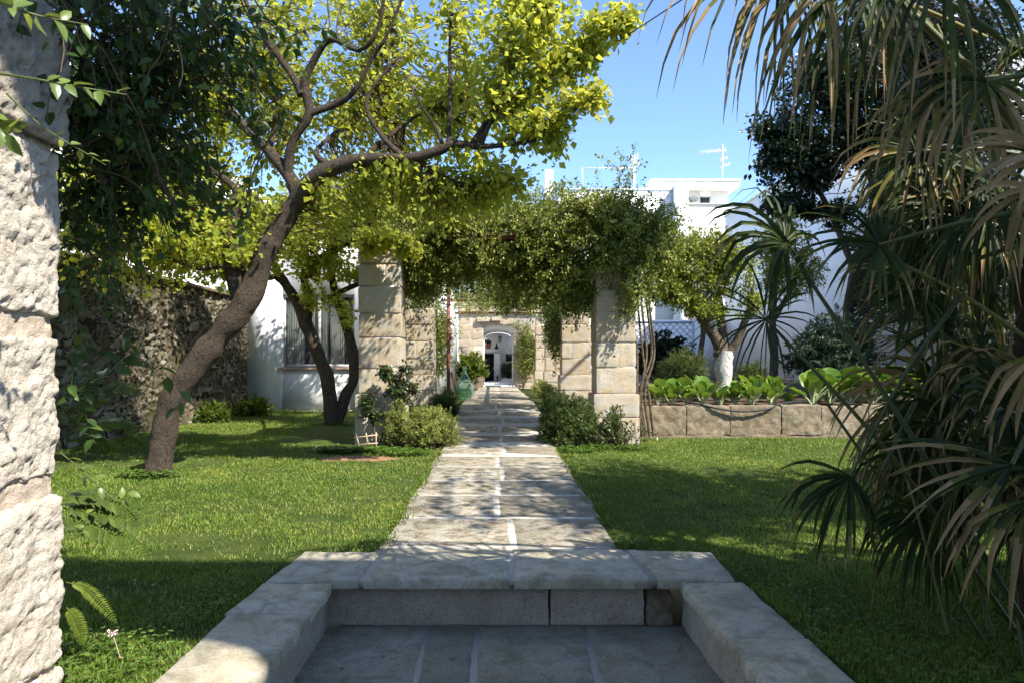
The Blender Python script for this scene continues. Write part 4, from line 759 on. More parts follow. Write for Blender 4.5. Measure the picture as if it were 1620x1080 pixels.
# ------------------------------------------------------------------ shrubs
def spiky(name, c, r, n, size, mat, label, cat, L=.4, per=34, tb=.5, up=1.2, tsp=.14, sag=.2, stem=True, wr=.14, group=None):
    t = thing(name, c, label, cat, group); c = np.asarray(c, float); r = np.asarray(r, float)
    a = rng.random(n) * 6.283; rr = np.sqrt(rng.random(n)) * .55; b = np.stack([c[0] + r[0] * rr * np.cos(a), c[1] + r[1] * rr * np.sin(a), np.full(n, c[2])], 1)
    tgt = c + np.abs(ball(n, (0, 0, 0), 1, .45)) * np.sign(rng.normal(size=(n, 3))) * r; tgt[:, 2] = c[2] + np.abs(tgt[:, 2] - c[2])
    u = np.linspace(0, 1, 8)[None, :, None]; ct = b * .6 + tgt * .4 + np.array([0, 0, 1]) * r[2] * .25; st_ = (1 - u) ** 2 * b[:, None] + 2 * u * (1 - u) * ct[:, None] + u ** 2 * tgt[:, None]; st_[:, 2:] += rng.normal(size=(n, 6, 3)) * .012
    m = MB(); m.tubes(st_, np.linspace(.006, .002, 8)[None].repeat(n, 0), 3); m.build('stems', M['twig'], t)
    lf = MB(); side = strands(st_[:, 4], rng.normal(size=(n, 3)) + [0, 0, up], L * .6, 8, sag); 
    for S_ in (st_, side, strands(st_[:, 6], rng.normal(size=(n, 3)) * .7 + [0, 0, up], L * .5, 8, sag)):
        p, tg, k = along(S_, per, .25, .012); N = len(p); d = nrm(tg * .9 + rng.normal(size=(N, 3)) * .6); lf.leaves(p, d, rng.normal(size=(N, 3)) + [0, 0, .6], rng.uniform(.6, 1.3, N) * size, wr, np.clip(tb + rng.normal(size=n)[k] * tsp + rng.normal(size=N) * .12, 0, 1), .05, .03)
    lf.build('foliage', mat, t); return t
spiky('rosemary_bush', (-1.18, 11.75, 0), (.66, .55, .72), 330, .045, M['rosemary'], 'bright yellow green rosemary bush at the left edge of the path', 'shrub', .32, 26, .58)
spiky('rosemary_bush', (-1.75, 11.9, 0), (.3, .3, .9), 90, .045, M['rosemary'], 'taller thin rosemary clump against the front left pillar', 'shrub', .3, 24, .5)
spiky('lavender_bush', (1.3, 12.0, 0), (.68, .55, .88), 360, .058, M['lavender'], 'dark green upright lavender bush at the right edge of the path', 'shrub', .36, 26, .5, 1.6)
spiky('lavender_bush', (2.0, 11.75, 0), (.25, .2, .75), 50, .055, M['lavender'], 'thin grey green lavender sprigs in front of the front right pillar', 'shrub', .3, 22, .55, 1.6)
spiky('low_shrub', (-1.2, 15.2, .2), (.45, .5, .55), 130, .05, M['lavender'], 'small dark shrub behind the rosemary on the left of the path', 'shrub', .3, 22, .22)
spiky('low_shrub', (-1.3, 17.6, .3), (.4, .5, .45), 100, .05, M['lavender'], 'small dark shrub below the glass demijohn', 'shrub', .3, 22, .2)
spiky('low_shrub', (1.4, 16.5, .3), (.4, .6, .5), 120, .05, M['lavender'], 'low shrub on the right of the path behind the lavender', 'shrub', .3, 22, .4)
spiky('low_shrub', (1.6, 24, .2), (.4, .6, .6), 90, .07, M['rosemary'], 'green tuft at the foot of the third pillar', 'shrub', .4, 20, .6)
t = thing('stone_planter', (qx(752, 33.5), 33.5, .15), 'rough stone planter trough beside the entrance', 'planter'); m = MB(); m.rough(qx(746, 33.5), qx(764, 33.5), 33.2, 33.9, .1, .68, .06, .04, .02, 5, 4, .5); m.build('trough', M['bed'], t); m = MB(); m.box(qx(746, 33.5) + .05, qx(764, 33.5) - .05, 33.26, 33.84, .6, .7); m.build('soil', M['soil'], t)
spiky('fern_bush', (qx(745, 33.5), 33.5, .6), (.85, .5, 1.35), 200, .12, M['fern'], 'yellow green arching bush in the stone planter left of the entrance', 'shrub', .6, 24, .55, 1.0, .15, .8, wr=.2)
spiky('oleander', P(1320, 600, 16.6), (1.35, .8, 1.7), 210, .15, M['oleander'], 'grey green oleander with long narrow leaves against the shaded white wall', 'shrub', .6, 22, .5, 1.1, .14, .4, wr=.11)
spiky('fennel', P(1080, 625, 17.5), (.9, .7, 1.2), 240, .10, M['lavender'], 'feathery green fennel behind the chard, below the lattice fence', 'plant', .5, 26, .75, 1.4, .1, .2, wr=.05)
spiky('fennel', P(1190, 622, 17.0), (.5, .5, .75), 120, .10, M['lavender'], 'small feathery fennel right of the whitewashed citrus trunk', 'plant', .5, 26, .75, 1.4, .1, .2, wr=.05)
spiky('dark_hedge_shrub', P(1050, 600, 20.5), (1.2, .6, 1.5), 200, .09, M['dark'], 'dark leafy shrub in front of the lattice fence', 'shrub', .5, 24, .6, .9, .14, .4, wr=.3)
spiky('bird_nest_plant', (-6.95, 16.6, 0), (.45, .35, .45), 50, .16, M['fern'], 'tuft of strap leaves at the far foot of the rubble wall', 'plant', .3, 10, .45, 1, .1, .6, wr=.12, group=None)
spiky('bird_nest_plant', (-6.6, 18.6, 0), (.5, .4, .5), 60, .18, M['fern'], 'tuft of strap leaves in the corner by the white wing', 'plant', .3, 10, .55, 1, .1, .6, wr=.12)
# rose on the left pillar
t = thing('climbing_rose', (-2.0, 12.1, 0), 'dark leaved climbing rose leaning on the front left pillar', 'climbing plant'); m = MB(); lf = MB(); rs = []
for pts in ([L4(598, 705, 12.0, .022), L4(612, 665, 12.0, .02), L4(628, 630, 12.0, .018), L4(634, 600, 12.05, .014), L4(606, 585, 12.1, .008)], [L4(598, 705, 12.0, .018), L4(590, 670, 12.05, .014), L4(580, 640, 12.1, .01), L4(572, 620, 12.1, .006)], [L4(612, 668, 12, .014), L4(606, 650, 12, .01), L4(612, 632, 12, .006)]):
    rs.append(limb(m, pts, 18, 6))
m.build('canes', M['bark2'], t)
lp = np.concatenate([c[:, :3] for c in rs]); tgs = np.concatenate([ball(45, P(630, 612, 12.0), (.22, .15, .22)), ball(26, P(608, 590, 12.0), (.16, .12, .12)), ball(24, P(580, 632, 12.05), (.16, .1, .12)), ball(16, P(640, 630, 12.0), (.15, .1, .12)), ball(20, P(590, 655, 12), (.2, .1, .15)), ball(10, P(640, 580, 12), (.15, .1, .1)), ball(10, P(655, 615, 12), (.1, .1, .1))]); tw = twigs(tgs, lp, 5); m = MB(); m.tubes(tw, np.full(tw.shape[:2], .004), 3); m.build('twigs', M['twig'], t)
p, tg, k = along(tw, 12, .4, .03); d, nn = leafdirs(tg, len(p)); lf.leaves(p, d, nn, rng.uniform(.05, .085, len(p)), .36, np.clip(.5 + rng.normal(size=len(p)) * .2, 0, 1)); lf.build('foliage', M['rose'], t)
t = thing('young_rose', (2.1, 11.6, 0), 'small sparse rose with reddish leaves staked before the front right pillar', 'plant'); st_ = strands(np.tile([2.15, 11.6, 0], (14, 1)) + rng.normal(size=(14, 3)) * [.15, .08, 0], rng.normal(size=(14, 3)) * .35 + [0, 0, 1], .5, 7, .2); m = MB(); m.tubes(st_, np.full((14, 7), .005), 4); m.build('canes', M['twig'], t)
p, tg, k = along(st_, 14, .2, .03); d, nn = leafdirs(tg, len(p)); lf = MB(); lf.leaves(p, d, nn, rng.uniform(.04, .07, len(p)), .36, rng.uniform(.4, 1, len(p))); lf.build('foliage', M['rose'], t)
for px_, y0, y1, lb in ((981, 707, 640, 'dark thin garden stake in front of the front right pillar'), (1006, 707, 666, 'short pale cane stake beside the low bed wall')):
    m = MB(); a, b = P(px_, y0, 11.75), P(px_ + 1, y1, 11.75); a[2] = -.02; m.tubes(np.linspace(a, b, 3)[None], np.full((1, 3), .010), 6, .5, True); tag(m.build('garden_stake', M['cane'] if y1 > 650 else M['rust']), lb, 'stake', 'stakes by the right pillar')
t = thing('cane_trellis', (-2.25, 11.2, 0), 'little tied bamboo cane frame at the foot of the front left pillar', 'trellis')
for a, b in (((563, 685), (571, 716)), ((579, 684), (582, 702)), ((595, 683), (595, 714)), ((559, 692), (598, 687)), ((563, 703), (598, 700))):
    m = MB(); m.tubes(np.linspace(P(*a, 11.3), P(*b, 11.3), 3)[None], np.full((1, 3), .011), 6, .5, True); m.build('cane', M['cane'], t)

# ------------------------------------------------------------------ citrus and evergreen trees, chard
t = thing('citrus_tree', P(1140, 620, 16) * [1, 1, 0] + [0, 0, .55], 'rounded citrus tree with a forked whitewashed trunk behind the vegetable bed', 'tree'); limbs = []; tm = MB()
for pts in ([L4(1143, 562, 16, .20), L4(1138, 545, 16, .14), L4(1118, 515, 15.9, .12), L4(1095, 480, 15.8, .10), L4(1075, 450, 15.7, .07), L4(1060, 420, 15.6, .04)], [L4(1145, 560, 16.05, .16), L4(1142, 520, 16.1, .10), L4(1138, 480, 16.1, .09), L4(1130, 440, 16.1, .05)], [L4(1150, 562, 16, .14), L4(1165, 540, 15.9, .10), L4(1180, 505, 15.8, .08), L4(1190, 470, 15.8, .05)]): limbs.append(limb(tm, pts, 18, 9))
tm.build('limbs', M['bark2'], t, True); tm = MB(); limb(tm, [L4(1146, 625, 16, .21), L4(1146, 600, 16, .19), L4(1144, 575, 16, .20), L4(1145, 555, 16, .21)], 14, 12); tm.build('trunk', M['limed'], t, True)
tree_foliage(t, limbs, [(P(1050, 400, 15.6), (.6, .7, .5), 90, .7), (P(1130, 385, 15.6), (.6, .7, .4), 90, .8), (P(1090, 420, 15.8), (1.0, .9, .7), 210, .65), (P(1110, 390, 15.8), (.8, .8, .45), 120, .7), (P(1150, 430, 15.9), (.6, .8, .7), 120, .5), (P(1060, 470, 15.6), (.7, .7, .35), 90, .5), (P(1120, 490, 15.7), (.7, .6, .25), 60, .5), (P(1190, 480, 15.8), (.3, .4, .3), 30, .6), (P(1165, 400, 15.8), (.4, .5, .5), 90, .75), (P(1040, 440, 15.4), (.5, .5, .5), 90, .68)], M['citrus'], 22, .085, M['twig'], .27, .1, .05)
t = thing('citrus_tree', P(1110, 620, 19.5) * [1, 1, 0] + [0, 0, .55], 'thin young citrus trunk with a white painted foot, behind the big citrus', 'tree'); tm = MB(); limbs = [limb(tm, [L4(1110, 595, 19.5, .09), L4(1108, 560, 19.5, .08), L4(1112, 520, 19.5, .07), L4(1100, 470, 19.5, .04)], 16, 8)]; tm.build('trunk', M['bark2'], t, True)
tm = MB(); limb(tm, [L4(1110, 625, 19.5, .105), L4(1110, 600, 19.5, .10), L4(1110, 582, 19.5, .098)], 8, 10); tm.build('painted_foot', M['white'], t, True); tree_foliage(t, limbs, [(P(1100, 470, 19.5), (1.0, .9, .7), 120, .45)], M['citrus'], 18, .085, M['twig'], .27)
t = thing('citrus_tree', P(1240, 610, 18.5) * [1, 1, 0] + [0, 0, .55], 'pale yellow green citrus crown against the shaded white wall', 'tree'); tm = MB(); limbs = []
for pts in ([L4(1222, 620, 18.5, .13), L4(1225, 560, 18.5, .11), L4(1222, 500, 18.4, .10), L4(1228, 440, 18.3, .07), L4(1240, 390, 18.3, .04)], [L4(1222, 510, 18.4, .08), L4(1250, 460, 18.4, .06), L4(1275, 410, 18.3, .03)]): limbs.append(limb(tm, pts, 16, 8))
tm.build('trunk', M['bark2'], t, True); tree_foliage(t, limbs, [(P(1235, 390, 18.3), (.9, .8, .85), 260, .74), (P(1265, 440, 18.3), (.8, .8, .6), 120, .62), (P(1225, 450, 18.4), (.5, .6, .6), 70, .55), (P(1240, 350, 18.3), (.5, .5, .25), 40, .8)], M['citrus'], 19, .085, M['twig'], .27)
t = thing('evergreen_tree', P(1362, 590, 18.6) * [1, 1, 0] + [0, 0, .55], 'tall dark glossy evergreen tree with a bent bare trunk above the chard', 'tree'); tm = MB(); limbs = []
for pts in ([L4(1370, 605, 18.6, .19), L4(1362, 570, 18.6, .16), L4(1350, 535, 18.6, .145), L4(1342, 505, 18.6, .14), L4(1345, 470, 18.6, .13), L4(1352, 430, 18.6, .12), L4(1370, 380, 19.1, .11), L4(1380, 320, 19.0, .09), L4(1370, 230, 18.9, .06), L4(1350, 130, 18.7, .03)], [L4(1352, 430, 18.6, .10), L4(1320, 350, 19.0, .08), L4(1280, 280, 18.9, .05), L4(1230, 240, 18.8, .025)], [L4(1370, 380, 19.1, .10), L4(1400, 330, 19.0, .09), L4(1440, 270, 18.9, .06), L4(1500, 200, 18.7, .03)], [L4(1378, 320, 19.0, .08), L4(1420, 200, 18.7, .05), L4(1450, 80, 18.7, .03)], [L4(1400, 200, 18.8, .07), (8.9, 15.2, 9.6, .055), (6.8, 11.8, 9.4, .035), (5.9, 9.2, 8.9, .02), (5.9, 7.0, 8.8, .01)], [L4(1310, 330, 19.0, .06), L4(1250, 330, 18.8, .03), L4(1225, 310, 18.7, .015)]): limbs.append(limb(tm, pts, 24, 9))
tm.build('trunk', M['bark2'], t, True)
tree_foliage(t, limbs, [(P(1275, 240, 18.8), (1.25, 1.2, 1.15), 480, .5), (P(1300, 130, 18.7), (1.25, 1.2, 1.15), 380, .5), (P(1250, 325, 18.8), (.8, .8, .35), 150, .5), (P(1380, 180, 18.7), (1.55, 1.2, 1.75), 560, .5), (P(1400, 40, 18.7), (1.6, 1.2, 1.1), 320, .5), (P(1500, 220, 15.8), (1.1, 1.1, 1.2), 330, .5), (P(1450, 330, 18.7), (1.2, 1.0, .5), 120, .5), (P(1205, 200, 18.7), (.4, .5, .4), 50, .55), (P(1212, 265, 18.7), (.4, .4, .3), 36, .55), (P(1320, 340, 18.7), (.7, .7, .3), 50, .5), (P(1450, 300, 17.5), (1.2, 1.0, .9), 220, .5), (P(1540, 330, 15.2), (.9, .8, .9), 240, .5), (P(1480, 430, 16.2), (1.0, .8, .7), 240, .5), (P(1590, 430, 14.6), (.9, .8, 1.0), 260, .5), (P(1560, 120, 15.2), (1.2, 1.0, 1.7), 280, .5), ((6.0, 7.2, 8.7), (1.1, 1.1, .4), 100, .5), ((5.9, 9.0, 8.7), (1.1, 1.2, .45), 120, .5), ((6.1, 11.2, 9.0), (1.2, 1.3, .4), 120, .5)], M['dark'], 17, .145, M['twig'], .30, .1, .07)  # last three clusters sit unseen overhead, added to shade the path
# unseen evergreen added beyond the right edge to shade the lawn and path
t = thing('shade_tree', (7.0, 4.6, 0), 'broad dark evergreen tree added out of frame beyond the palm to shade the right lawn', 'tree'); tm = MB(); limbs = []
for pts in ([(7.0, 4.6, 0, .2), (6.9, 4.6, 1.5, .17), (6.6, 4.5, 2.6, .12), (6.2, 4.4, 4.0, .06)], [(6.9, 4.6, 1.6, .12), (7.4, 4.2, 3.2, .09), (7.6, 3.6, 4.8, .05)], [(6.7, 4.5, 2.3, .1), (6.2, 4.0, 4.2, .06), (5.2, 3.2, 5.6, .03), (3.8, 3.0, 6.0, .02)]): limbs.append(limb(tm, pts, 16, 8))
tm.build('trunk', M['bark2'], t, True); tree_foliage(t, limbs, [((6.0, 3.6, 5.3), (1.3, 1.3, .9), 180, .5), ((6.5, 4.4, 6.3), (1.5, 1.5, .5), 190, .5), ((6.0, 5.8, 6.4), (1.2, 1.2, .4), 90, .5), ((7.3, 4.2, 4.9), (1.3, 1.4, 1.0), 190, .5), ((7.3, 5.6, 5.0), (1.3, 1.2, .9), 150, .5), ((5.2, 3.0, 5.6), (.9, 1.0, .5), 80, .5), ((5.6, 4.6, 6.0), (1.1, 1.0, .5), 110, .5), ((4.0, 3.4, 5.9), (.9, 1.1, .4), 16, .5), ((4.8, 5.0, 6.6), (.8, 1.2, .4), 34, .5)], M['dark'], 16, .12, M['twig'], .30, .1, .07)

def chard(loc, s, label, seed):
    r = np.random.default_rng(seed); t = thing('chard_plant', loc, label, 'vegetable', 'chard plants in the raised bed'); lf = MB(); sk = MB(); loc = np.asarray(loc)
    for k in range(14):
        a = k * 2.4 + r.normal() * .3; el = r.uniform(.6, 1.35); L = s * r.uniform(.75, 1.15); hd = np.array([math.cos(a), math.sin(a), 0])
        n = 9; u = np.linspace(0, 1, n); ang = el + .35 - u * (1.0 - .3 * el); q = loc + np.cumsum(np.stack([hd * math.cos(x) + np.array([0, 0, math.sin(x)]) for x in ang]) * (L / n), 0)
        side = np.array([-hd[1], hd[0], 0]); b0 = 3
        sk.tubes(q[None, :6], np.linspace(.017, .008, 6)[None] * s * 1.8, 5, r.random())
        w = np.array([.35, .85, 1.0, .95, .7, .05]) * L * .20 * r.uniform(.8, 1.25); V = []
        for i in range(6):
            c = q[3 + i]; up = np.array([0, 0, 1.0])
            for j, f in enumerate((-1, -.5, 0, .5, 1)): V.append(c + side * f * w[i] + up * (abs(f) * .22 * w[i] + r.normal() * .13 * w[i] * abs(f)))
        Fq = [(i * 5 + j, i * 5 + j + 1, i * 5 + j + 6, i * 5 + j + 5) for i in range(5) for j in range(4)]; lf.add(V, Fq, np.clip(r.uniform(.15, 1) + r.normal(size=20) * .12, 0, 1))
    lf.build('leaves', M['chard'], t); sk.build('stalks', M['stalk'], t); return t
LB = ['chard plant in the shaded front row, {} from the pillar end of the bed wall', 'large sunlit chard plant in the bright group right of the gap, {} along', 'chard plant in the back row behind the others, {} from the left']
od = ['first', 'second', 'third', 'fourth', 'fifth', 'sixth', 'seventh', 'eighth', 'ninth', 'tenth', 'eleventh', 'twelfth', 'thirteenth']
protos = [chard(P(1040, 640, 14.0) * [1, 1, 0] + [0, 0, .55], .56, LB[0].format('first'), 1), chard(P(1285, 640, 14.0) * [1, 1, 0] + [0, 0, .55], .80, LB[1].format('first'), 2), chard(P(1050, 630, 15.0) * [1, 1, 0] + [0, 0, .55], .62, LB[2].format('first'), 3)]
for i, x in enumerate((1062, 1086, 1112, 1140, 1163, 1190, 1218, 1250)): dup(protos[0], P(x, 640, 14.0 + rng.uniform(-.1, .25)) * [1, 1, 0] + [0, 0, .55], LB[0].format(od[i + 1]), rng.random() * 6, rng.uniform(.65, 1.2) * (1.0 if x < 1200 else .9))
for i, x in enumerate((1312, 1345, 1380, 1412, 1450, 1490, 1530, 1580)): dup(protos[1], P(x, 640, 14.1 + rng.uniform(-.15, .35)) * [1, 1, 0] + [0, 0, .55], LB[1].format(od[i + 1]), rng.random() * 6, rng.uniform(.75, 1.2))
for i, x in enumerate((1080, 1110, 1165, 1195, 1225, 1295, 1325, 1360, 1400, 1440)): dup(protos[2], P(x, 630, 15.2 + rng.uniform(-.15, .35)) * [1, 1, 0] + [0, 0, .55], LB[2].format(od[i + 1]), rng.random() * 6, rng.uniform(.85, 1.15) * (1 if x < 1250 else 1.35))

# ------------------------------------------------------------------ creeper over the gate, ferns, sprigs
t = thing('gate_creeper', (-2.2, 2.75, 0), 'dark glossy creeper hanging in a thick mass beside and above the gate pier', 'climbing plant'); lf = MB(); sm = MB()
for (c, r, n, L, tb) in ((P(170, 50, 3.2), (.45, .5, .45), 170, .5, .4), (P(150, 210, 3.2), (.28, .4, .38), 110, .4, .35), (P(215, 150, 3.3), (.28, .4, .36), 76, .4, .45), (P(260, 30, 3.3), (.38, .4, .3), 64, .45, .55), (P(160, 310, 3.3), (.22, .3, .22), 40, .36, .4), (P(220, 300, 3.4), (.22, .3, .18), 20, .36, .5), (P(350, 40, 3.3), (.3, .3, .25), 16, .5, .65), (P(60, -60, 2.6), (.7, .4, .3), 80, .5, .3), (P(150, 400, 3.2), (.08, .2, .2), 10, .35, .4), (P(390, 200, 3.4), (.22, .2, .2), 6, .45, .65)):
    s = ball(n, c, r, .05); st_ = strands(s, rng.normal(size=(n, 3)) + [.15, 0, -.25], L * rng.uniform(.5, 1.2, n), 8, 1.2, .15); sm.tubes(st_, np.linspace(.005, .0018, 8)[None].repeat(n, 0), 4)
    p, tg, k = along(st_, 13, .1, .02); N = len(p); d, nn = leafdirs(tg, N, .45, .8, .8); lf.bigleaves(p, d, nn, rng.uniform(.032, .068, N), .24, np.clip(tb + rng.normal(size=N) * .18 + (rng.random(N) < .06) * .5, 0, 1), .15)
lf.build('foliage', M['gloss'], t); sm.build('stems', M['twig'], t)
m = MB(); c = curve([L4(-60, -60, 2.75, .03), L4(90, 40, 2.8, .028), L4(200, 200, 3.1, .02), L4(280, 330, 3.3, .012)], 24); m.tubes(c[None, :, :3], c[None, :, 3], 7); m.build('main_stem', M['bark2'], t)
m = MB(); m.tubes(curve([P(262, 30, 3.0), P(284, 80, 3.0), P(289, 115, 3.0), P(283, 138, 3.0)], 10)[None], np.full((1, 10), .0025), 5); m.build('dry_stem', M['cane'], t)
def sprig(pts, r0, n, s, label, mat='sprig', dens=1.0, tb=.5, lo=.1):
    c = curve(pts, 24); t = thing('creeper_sprig', c[0], label, 'plant', 'creeper sprigs by the gate pier'); m = MB(); m.tubes(c[None], np.linspace(r0, r0 * .4, 24)[None], 6); m.build('stem', M['petiole'], t)
    u = lo + (1 - lo) * (np.arange(n) + rng.random(n) * .7) / n; i = np.clip((u * 23).astype(int), 0, 22); p = c[i]; tg = nrm(c[i + 1] - c[i]); sd_ = np.where(np.arange(n) % 2, 1, -1)[:, None]
    d = nrm(tg * .6 + np.cross(tg, [0, -1, .2]) * sd_ * .9 + rng.normal(size=(n, 3)) * .3 - [0, 0, .15]); lf = MB(); lf.bigleaves(p, d, rng.normal(size=(n, 3)) * .4 + [.2, -.5, .8], rng.uniform(.7, 1.2, n) * s, .25, np.clip(tb + rng.normal(size=n) * .2, 0, 1), .2); lf.build('foliage', M[mat], t)
sprig([P(-30, 110, 1.75), P(0, 117, 1.75), P(60, 126, 1.75), P(118, 137, 1.8), P(200, 150, 1.9)], .0042, 9, .05, 'long sprig crossing the shaded top of the gate pier', lo=.55)
sprig([P(-20, 0, 1.7), P(20, 12, 1.7), P(60, 25, 1.75), P(140, 40, 1.8)], .004, 10, .055, 'uppermost young sprig in the corner over the gate pier', lo=.2)
sprig([P(-50, 150, 1.65), P(-20, 185, 1.65), P(5, 208, 1.65), P(18, 212, 1.65)], .003, 7, .06, 'short drooping sprig with pale leaves at the left edge', tb=.6, lo=.3)
sprig([P(10, 148, 1.8), P(60, 195, 1.8), P(100, 222, 1.8), P(140, 245, 1.85), P(168, 262, 1.85)], .003, 7, .035, 'thin forked twig sprig over the sunlit part of the pier', tb=.7, lo=.4)
sprig([P(95, 715, 2.9), P(120, 735, 2.9), P(150, 762, 2.9), P(185, 790, 2.9), P(205, 775, 2.9)], .003, 10, .055, 'sprig reaching over the lawn beside the pier', tb=.45)
sprig([P(118, 620, 3.0), P(170, 590, 3.2), P(220, 560, 3.3), P(285, 620, 3.4), P(275, 650, 3.4)], .003, 14, .085, 'loose creeper shoot with big leaves in front of the leaning trunk', 'gloss', tb=.6)
sprig([P(110, 420, 2.9), P(112, 480, 2.9), P(118, 560, 2.9), P(108, 640, 2.9)], .003, 26, .06, 'creeper shoot hanging down the far edge of the pier', 'gloss', tb=.45, lo=0)
sprig([P(128, 520, 3.0), P(140, 580, 3.0), P(135, 650, 3.0), P(150, 700, 3.0)], .003, 22, .06, 'creeper shoot trailing behind the pier above the ferns', 'gloss', tb=.45, lo=0)
sprig([P(100, 830, 2.85), P(120, 850, 2.85), P(132, 835, 2.85), P(136, 800, 2.85)], .002, 6, .035, 'tiny curled sprig below the fern at the pier', tb=.6)
def fern(c, fronds, label, tb=.5, ls=.05):
    t = thing('fern', c, label, 'fern', 'ferns at the gate pier')
    for pts in fronds:
        q = curve(pts, 30); n = 26; m = MB(); m.tubes(q[None], np.linspace(.003, .001, 30)[None], 5, .6); u = np.linspace(.12, .99, n); i = np.clip((u * 29).astype(int), 0, 28); p = q[i]; tg = nrm(q[i + 1] - q[i]); prof = np.sin(np.pi * np.clip(u, .02, 1) ** .75) ** .6 * ls + .006
        for s_ in (1, -1):
            up = np.array([.1, -.5, .85]); sd_ = nrm(np.cross(tg, up)) * s_; d = nrm(sd_ + tg * .35 + rng.normal(size=(n, 3)) * .06); m.leaves(p, d, np.tile(up, (n, 1)), prof, .17, np.clip(tb + rng.normal(size=n) * .12, 0, 1), .1, .02)
        m.build('frond', M['fern'], t)
fern(P(105, 830, 2.9), [[P(95, 815, 2.9), P(140, 830, 2.95), P(190, 850, 3.0), P(235, 885, 3.02)], [P(95, 805, 2.9), P(150, 795, 3.05), P(215, 808, 3.15), P(255, 835, 3.2)], [P(95, 800, 2.9), P(150, 812, 3.0), P(210, 828, 3.1), P(268, 868, 3.15)], [P(95, 790, 2.9), P(140, 785, 3.0), P(190, 800, 3.1), P(220, 830, 3.1)]], 'dark fern with a long frond drooping over the lawn beside the pier', .25, .07)
fern(P(110, 940, 2.85), [[P(105, 920, 2.85), P(135, 930, 2.9), P(160, 955, 2.9), P(185, 985, 2.9)], [P(105, 960, 2.85), P(118, 975, 2.85), P(128, 1000, 2.85), P(130, 1020, 2.85)]], 'small yellowing fern low at the foot of the gate pier', .62, .03)
fern(P(110, 660, 3.1), [[P(105, 690, 3.1), P(140, 640, 3.2), P(190, 610, 3.3), P(230, 625, 3.3)], [P(105, 690, 3.1), P(120, 620, 3.2), P(150, 590, 3.3), P(165, 600, 3.3)], [P(105, 700, 3.1), P(160, 670, 3.2), P(200, 670, 3.3), P(235, 700, 3.3)], [P(105, 700, 3.1), P(140, 690, 3.2), P(170, 700, 3.3), P(190, 730, 3.3)]], 'light green fern behind the pier in front of the rubble wall', .6, .07)
m = MB(); p = ball(40, P(178, 1000, 2.95), (.03, .02, .012)); m.leaves(p, rng.normal(size=(40, 3)), rng.normal(size=(40, 3)), np.full(40, .012), .3); p2 = curve([P(190, 1040, 3.0), P(184, 1020, 2.97), P(178, 1001, 2.95)], 6); m.tubes(p2[None], np.full((1, 6), .0015), 4); tag(m.build('wild_flower', M['flower']), 'tiny pale pink wild flower at the edge of the lawn near the pier', 'flower')

# ------------------------------------------------------------------ fan palm on the right
fp = thing('fan_palm', (2.95, 3.75, 0), 'big shaggy fan palm clump with drooping brown tipped fans filling the right side', 'palm')
PW = .58
def fan(base, hub, face, L=.62, n=34, span=150, dry=.12, droop=.7, r=.012, wd=.021, bend=.12, hang=0.0, aim=None, wob=.14):
    base = np.asarray(base, float); hub = np.asarray(hub, float); mid = (base + hub) / 2 + np.array([0, 0, bend]) * np.linalg.norm(hub - base)
    c = curve(np.vstack([base, mid, hub]), 14); ax = nrm(c[-1] - c[-2]) if aim is None else nrm(np.asarray(aim, float)); face = np.asarray(face, float); face = nrm(face - ax * (face @ ax)); sd_ = np.cross(ax, face)
    m = MB(); k = 7; th = np.radians(np.linspace(-span, span, n) + rng.normal(size=n) * 3); d = ax[None] * np.cos(th)[:, None] + sd_[None] * np.sin(th)[:, None] + rng.normal(size=(n, 3)) * wob * .5
    d = nrm(d + face * .12); Ls = L * (.72 + .28 * np.cos(th * .75)) * rng.uniform(.85, 1.1, n); p = np.tile(hub, (n, 1)); pts = [p]; dd = d.copy(); kink = rng.random(n) < .22; kk = rng.integers(3, 6, n)
    for j in range(1, k):
        g_ = droop * (j / k) ** 1.4 * rng.uniform(.5, 1.4, n) * .55 + hang * .3 + np.where(kink & (kk == j), .9, 0); dd = nrm(dd + np.array([0, 0, -1]) * g_[:, None] + rng.normal(size=(n, 3)) * wob * .25); pts.append(pts[-1] + dd * (Ls / (k - 1))[:, None])
    pts = np.stack(pts, 1); tg = nrm(np.gradient(pts, axis=1)); W = nrm(np.cross(tg, face[None, None] + rng.normal(size=(n, 1, 3)) * .25)); N_ = np.cross(W, tg)
    prof = np.array([.30, .85, 1.0, .95, .75, .45, .06])[None, :, None] * wd * rng.uniform(.8, 1.15, (n, 1, 1))
    V = np.stack([pts + W * prof * PW + N_ * prof * .45, pts, pts - W * prof * PW + N_ * prof * .45], 2); idx = np.arange(n * k * 3).reshape(n, k, 3)
    fc = np.concatenate([np.stack([idx[:, :-1, a], idx[:, :-1, a + 1], idx[:, 1:, a + 1], idx[:, 1:, a]], -1).reshape(-1, 4) for a in (0, 1)])
    u = np.broadcast_to((np.arange(k - 1) + .5) / (k - 1), (n, k - 1)); start = np.where(rng.random(n) < .7, rng.uniform(.70, 1.15, n), 1.3) - dry * .9
    tt = np.where(u > start[:, None], rng.uniform(.64, 1, (n, 1)), rng.uniform(.05, .46, (n, 1))); tt = np.where((u > start[:, None] - .17) & (u <= start[:, None]), .55, tt)
    m.add(V.reshape(-1, 3), fc, np.tile(tt.ravel(), 2)); o = m.build('frond', M['palm'], fp)
    s_ = MB(); s_.tubes(c[None], np.linspace(r * 1.35, r * .75, 14)[None], 6, rng.random() * (1 if dry > .4 else .8)); s_.build('stalk', M['petiole'], o)
    if dry > .8: o["label"] = 'dead tan frond'
    return o
Bl = P(1600, 1090, 3.7); Bl[2] = 0.0
U = P(1665, 330, 4.1); Lw = P(1650, 760, 3.9)
E = lambda b, s_=.12: b + rng.normal(size=3) * s_
cm = (0, -1, .25)
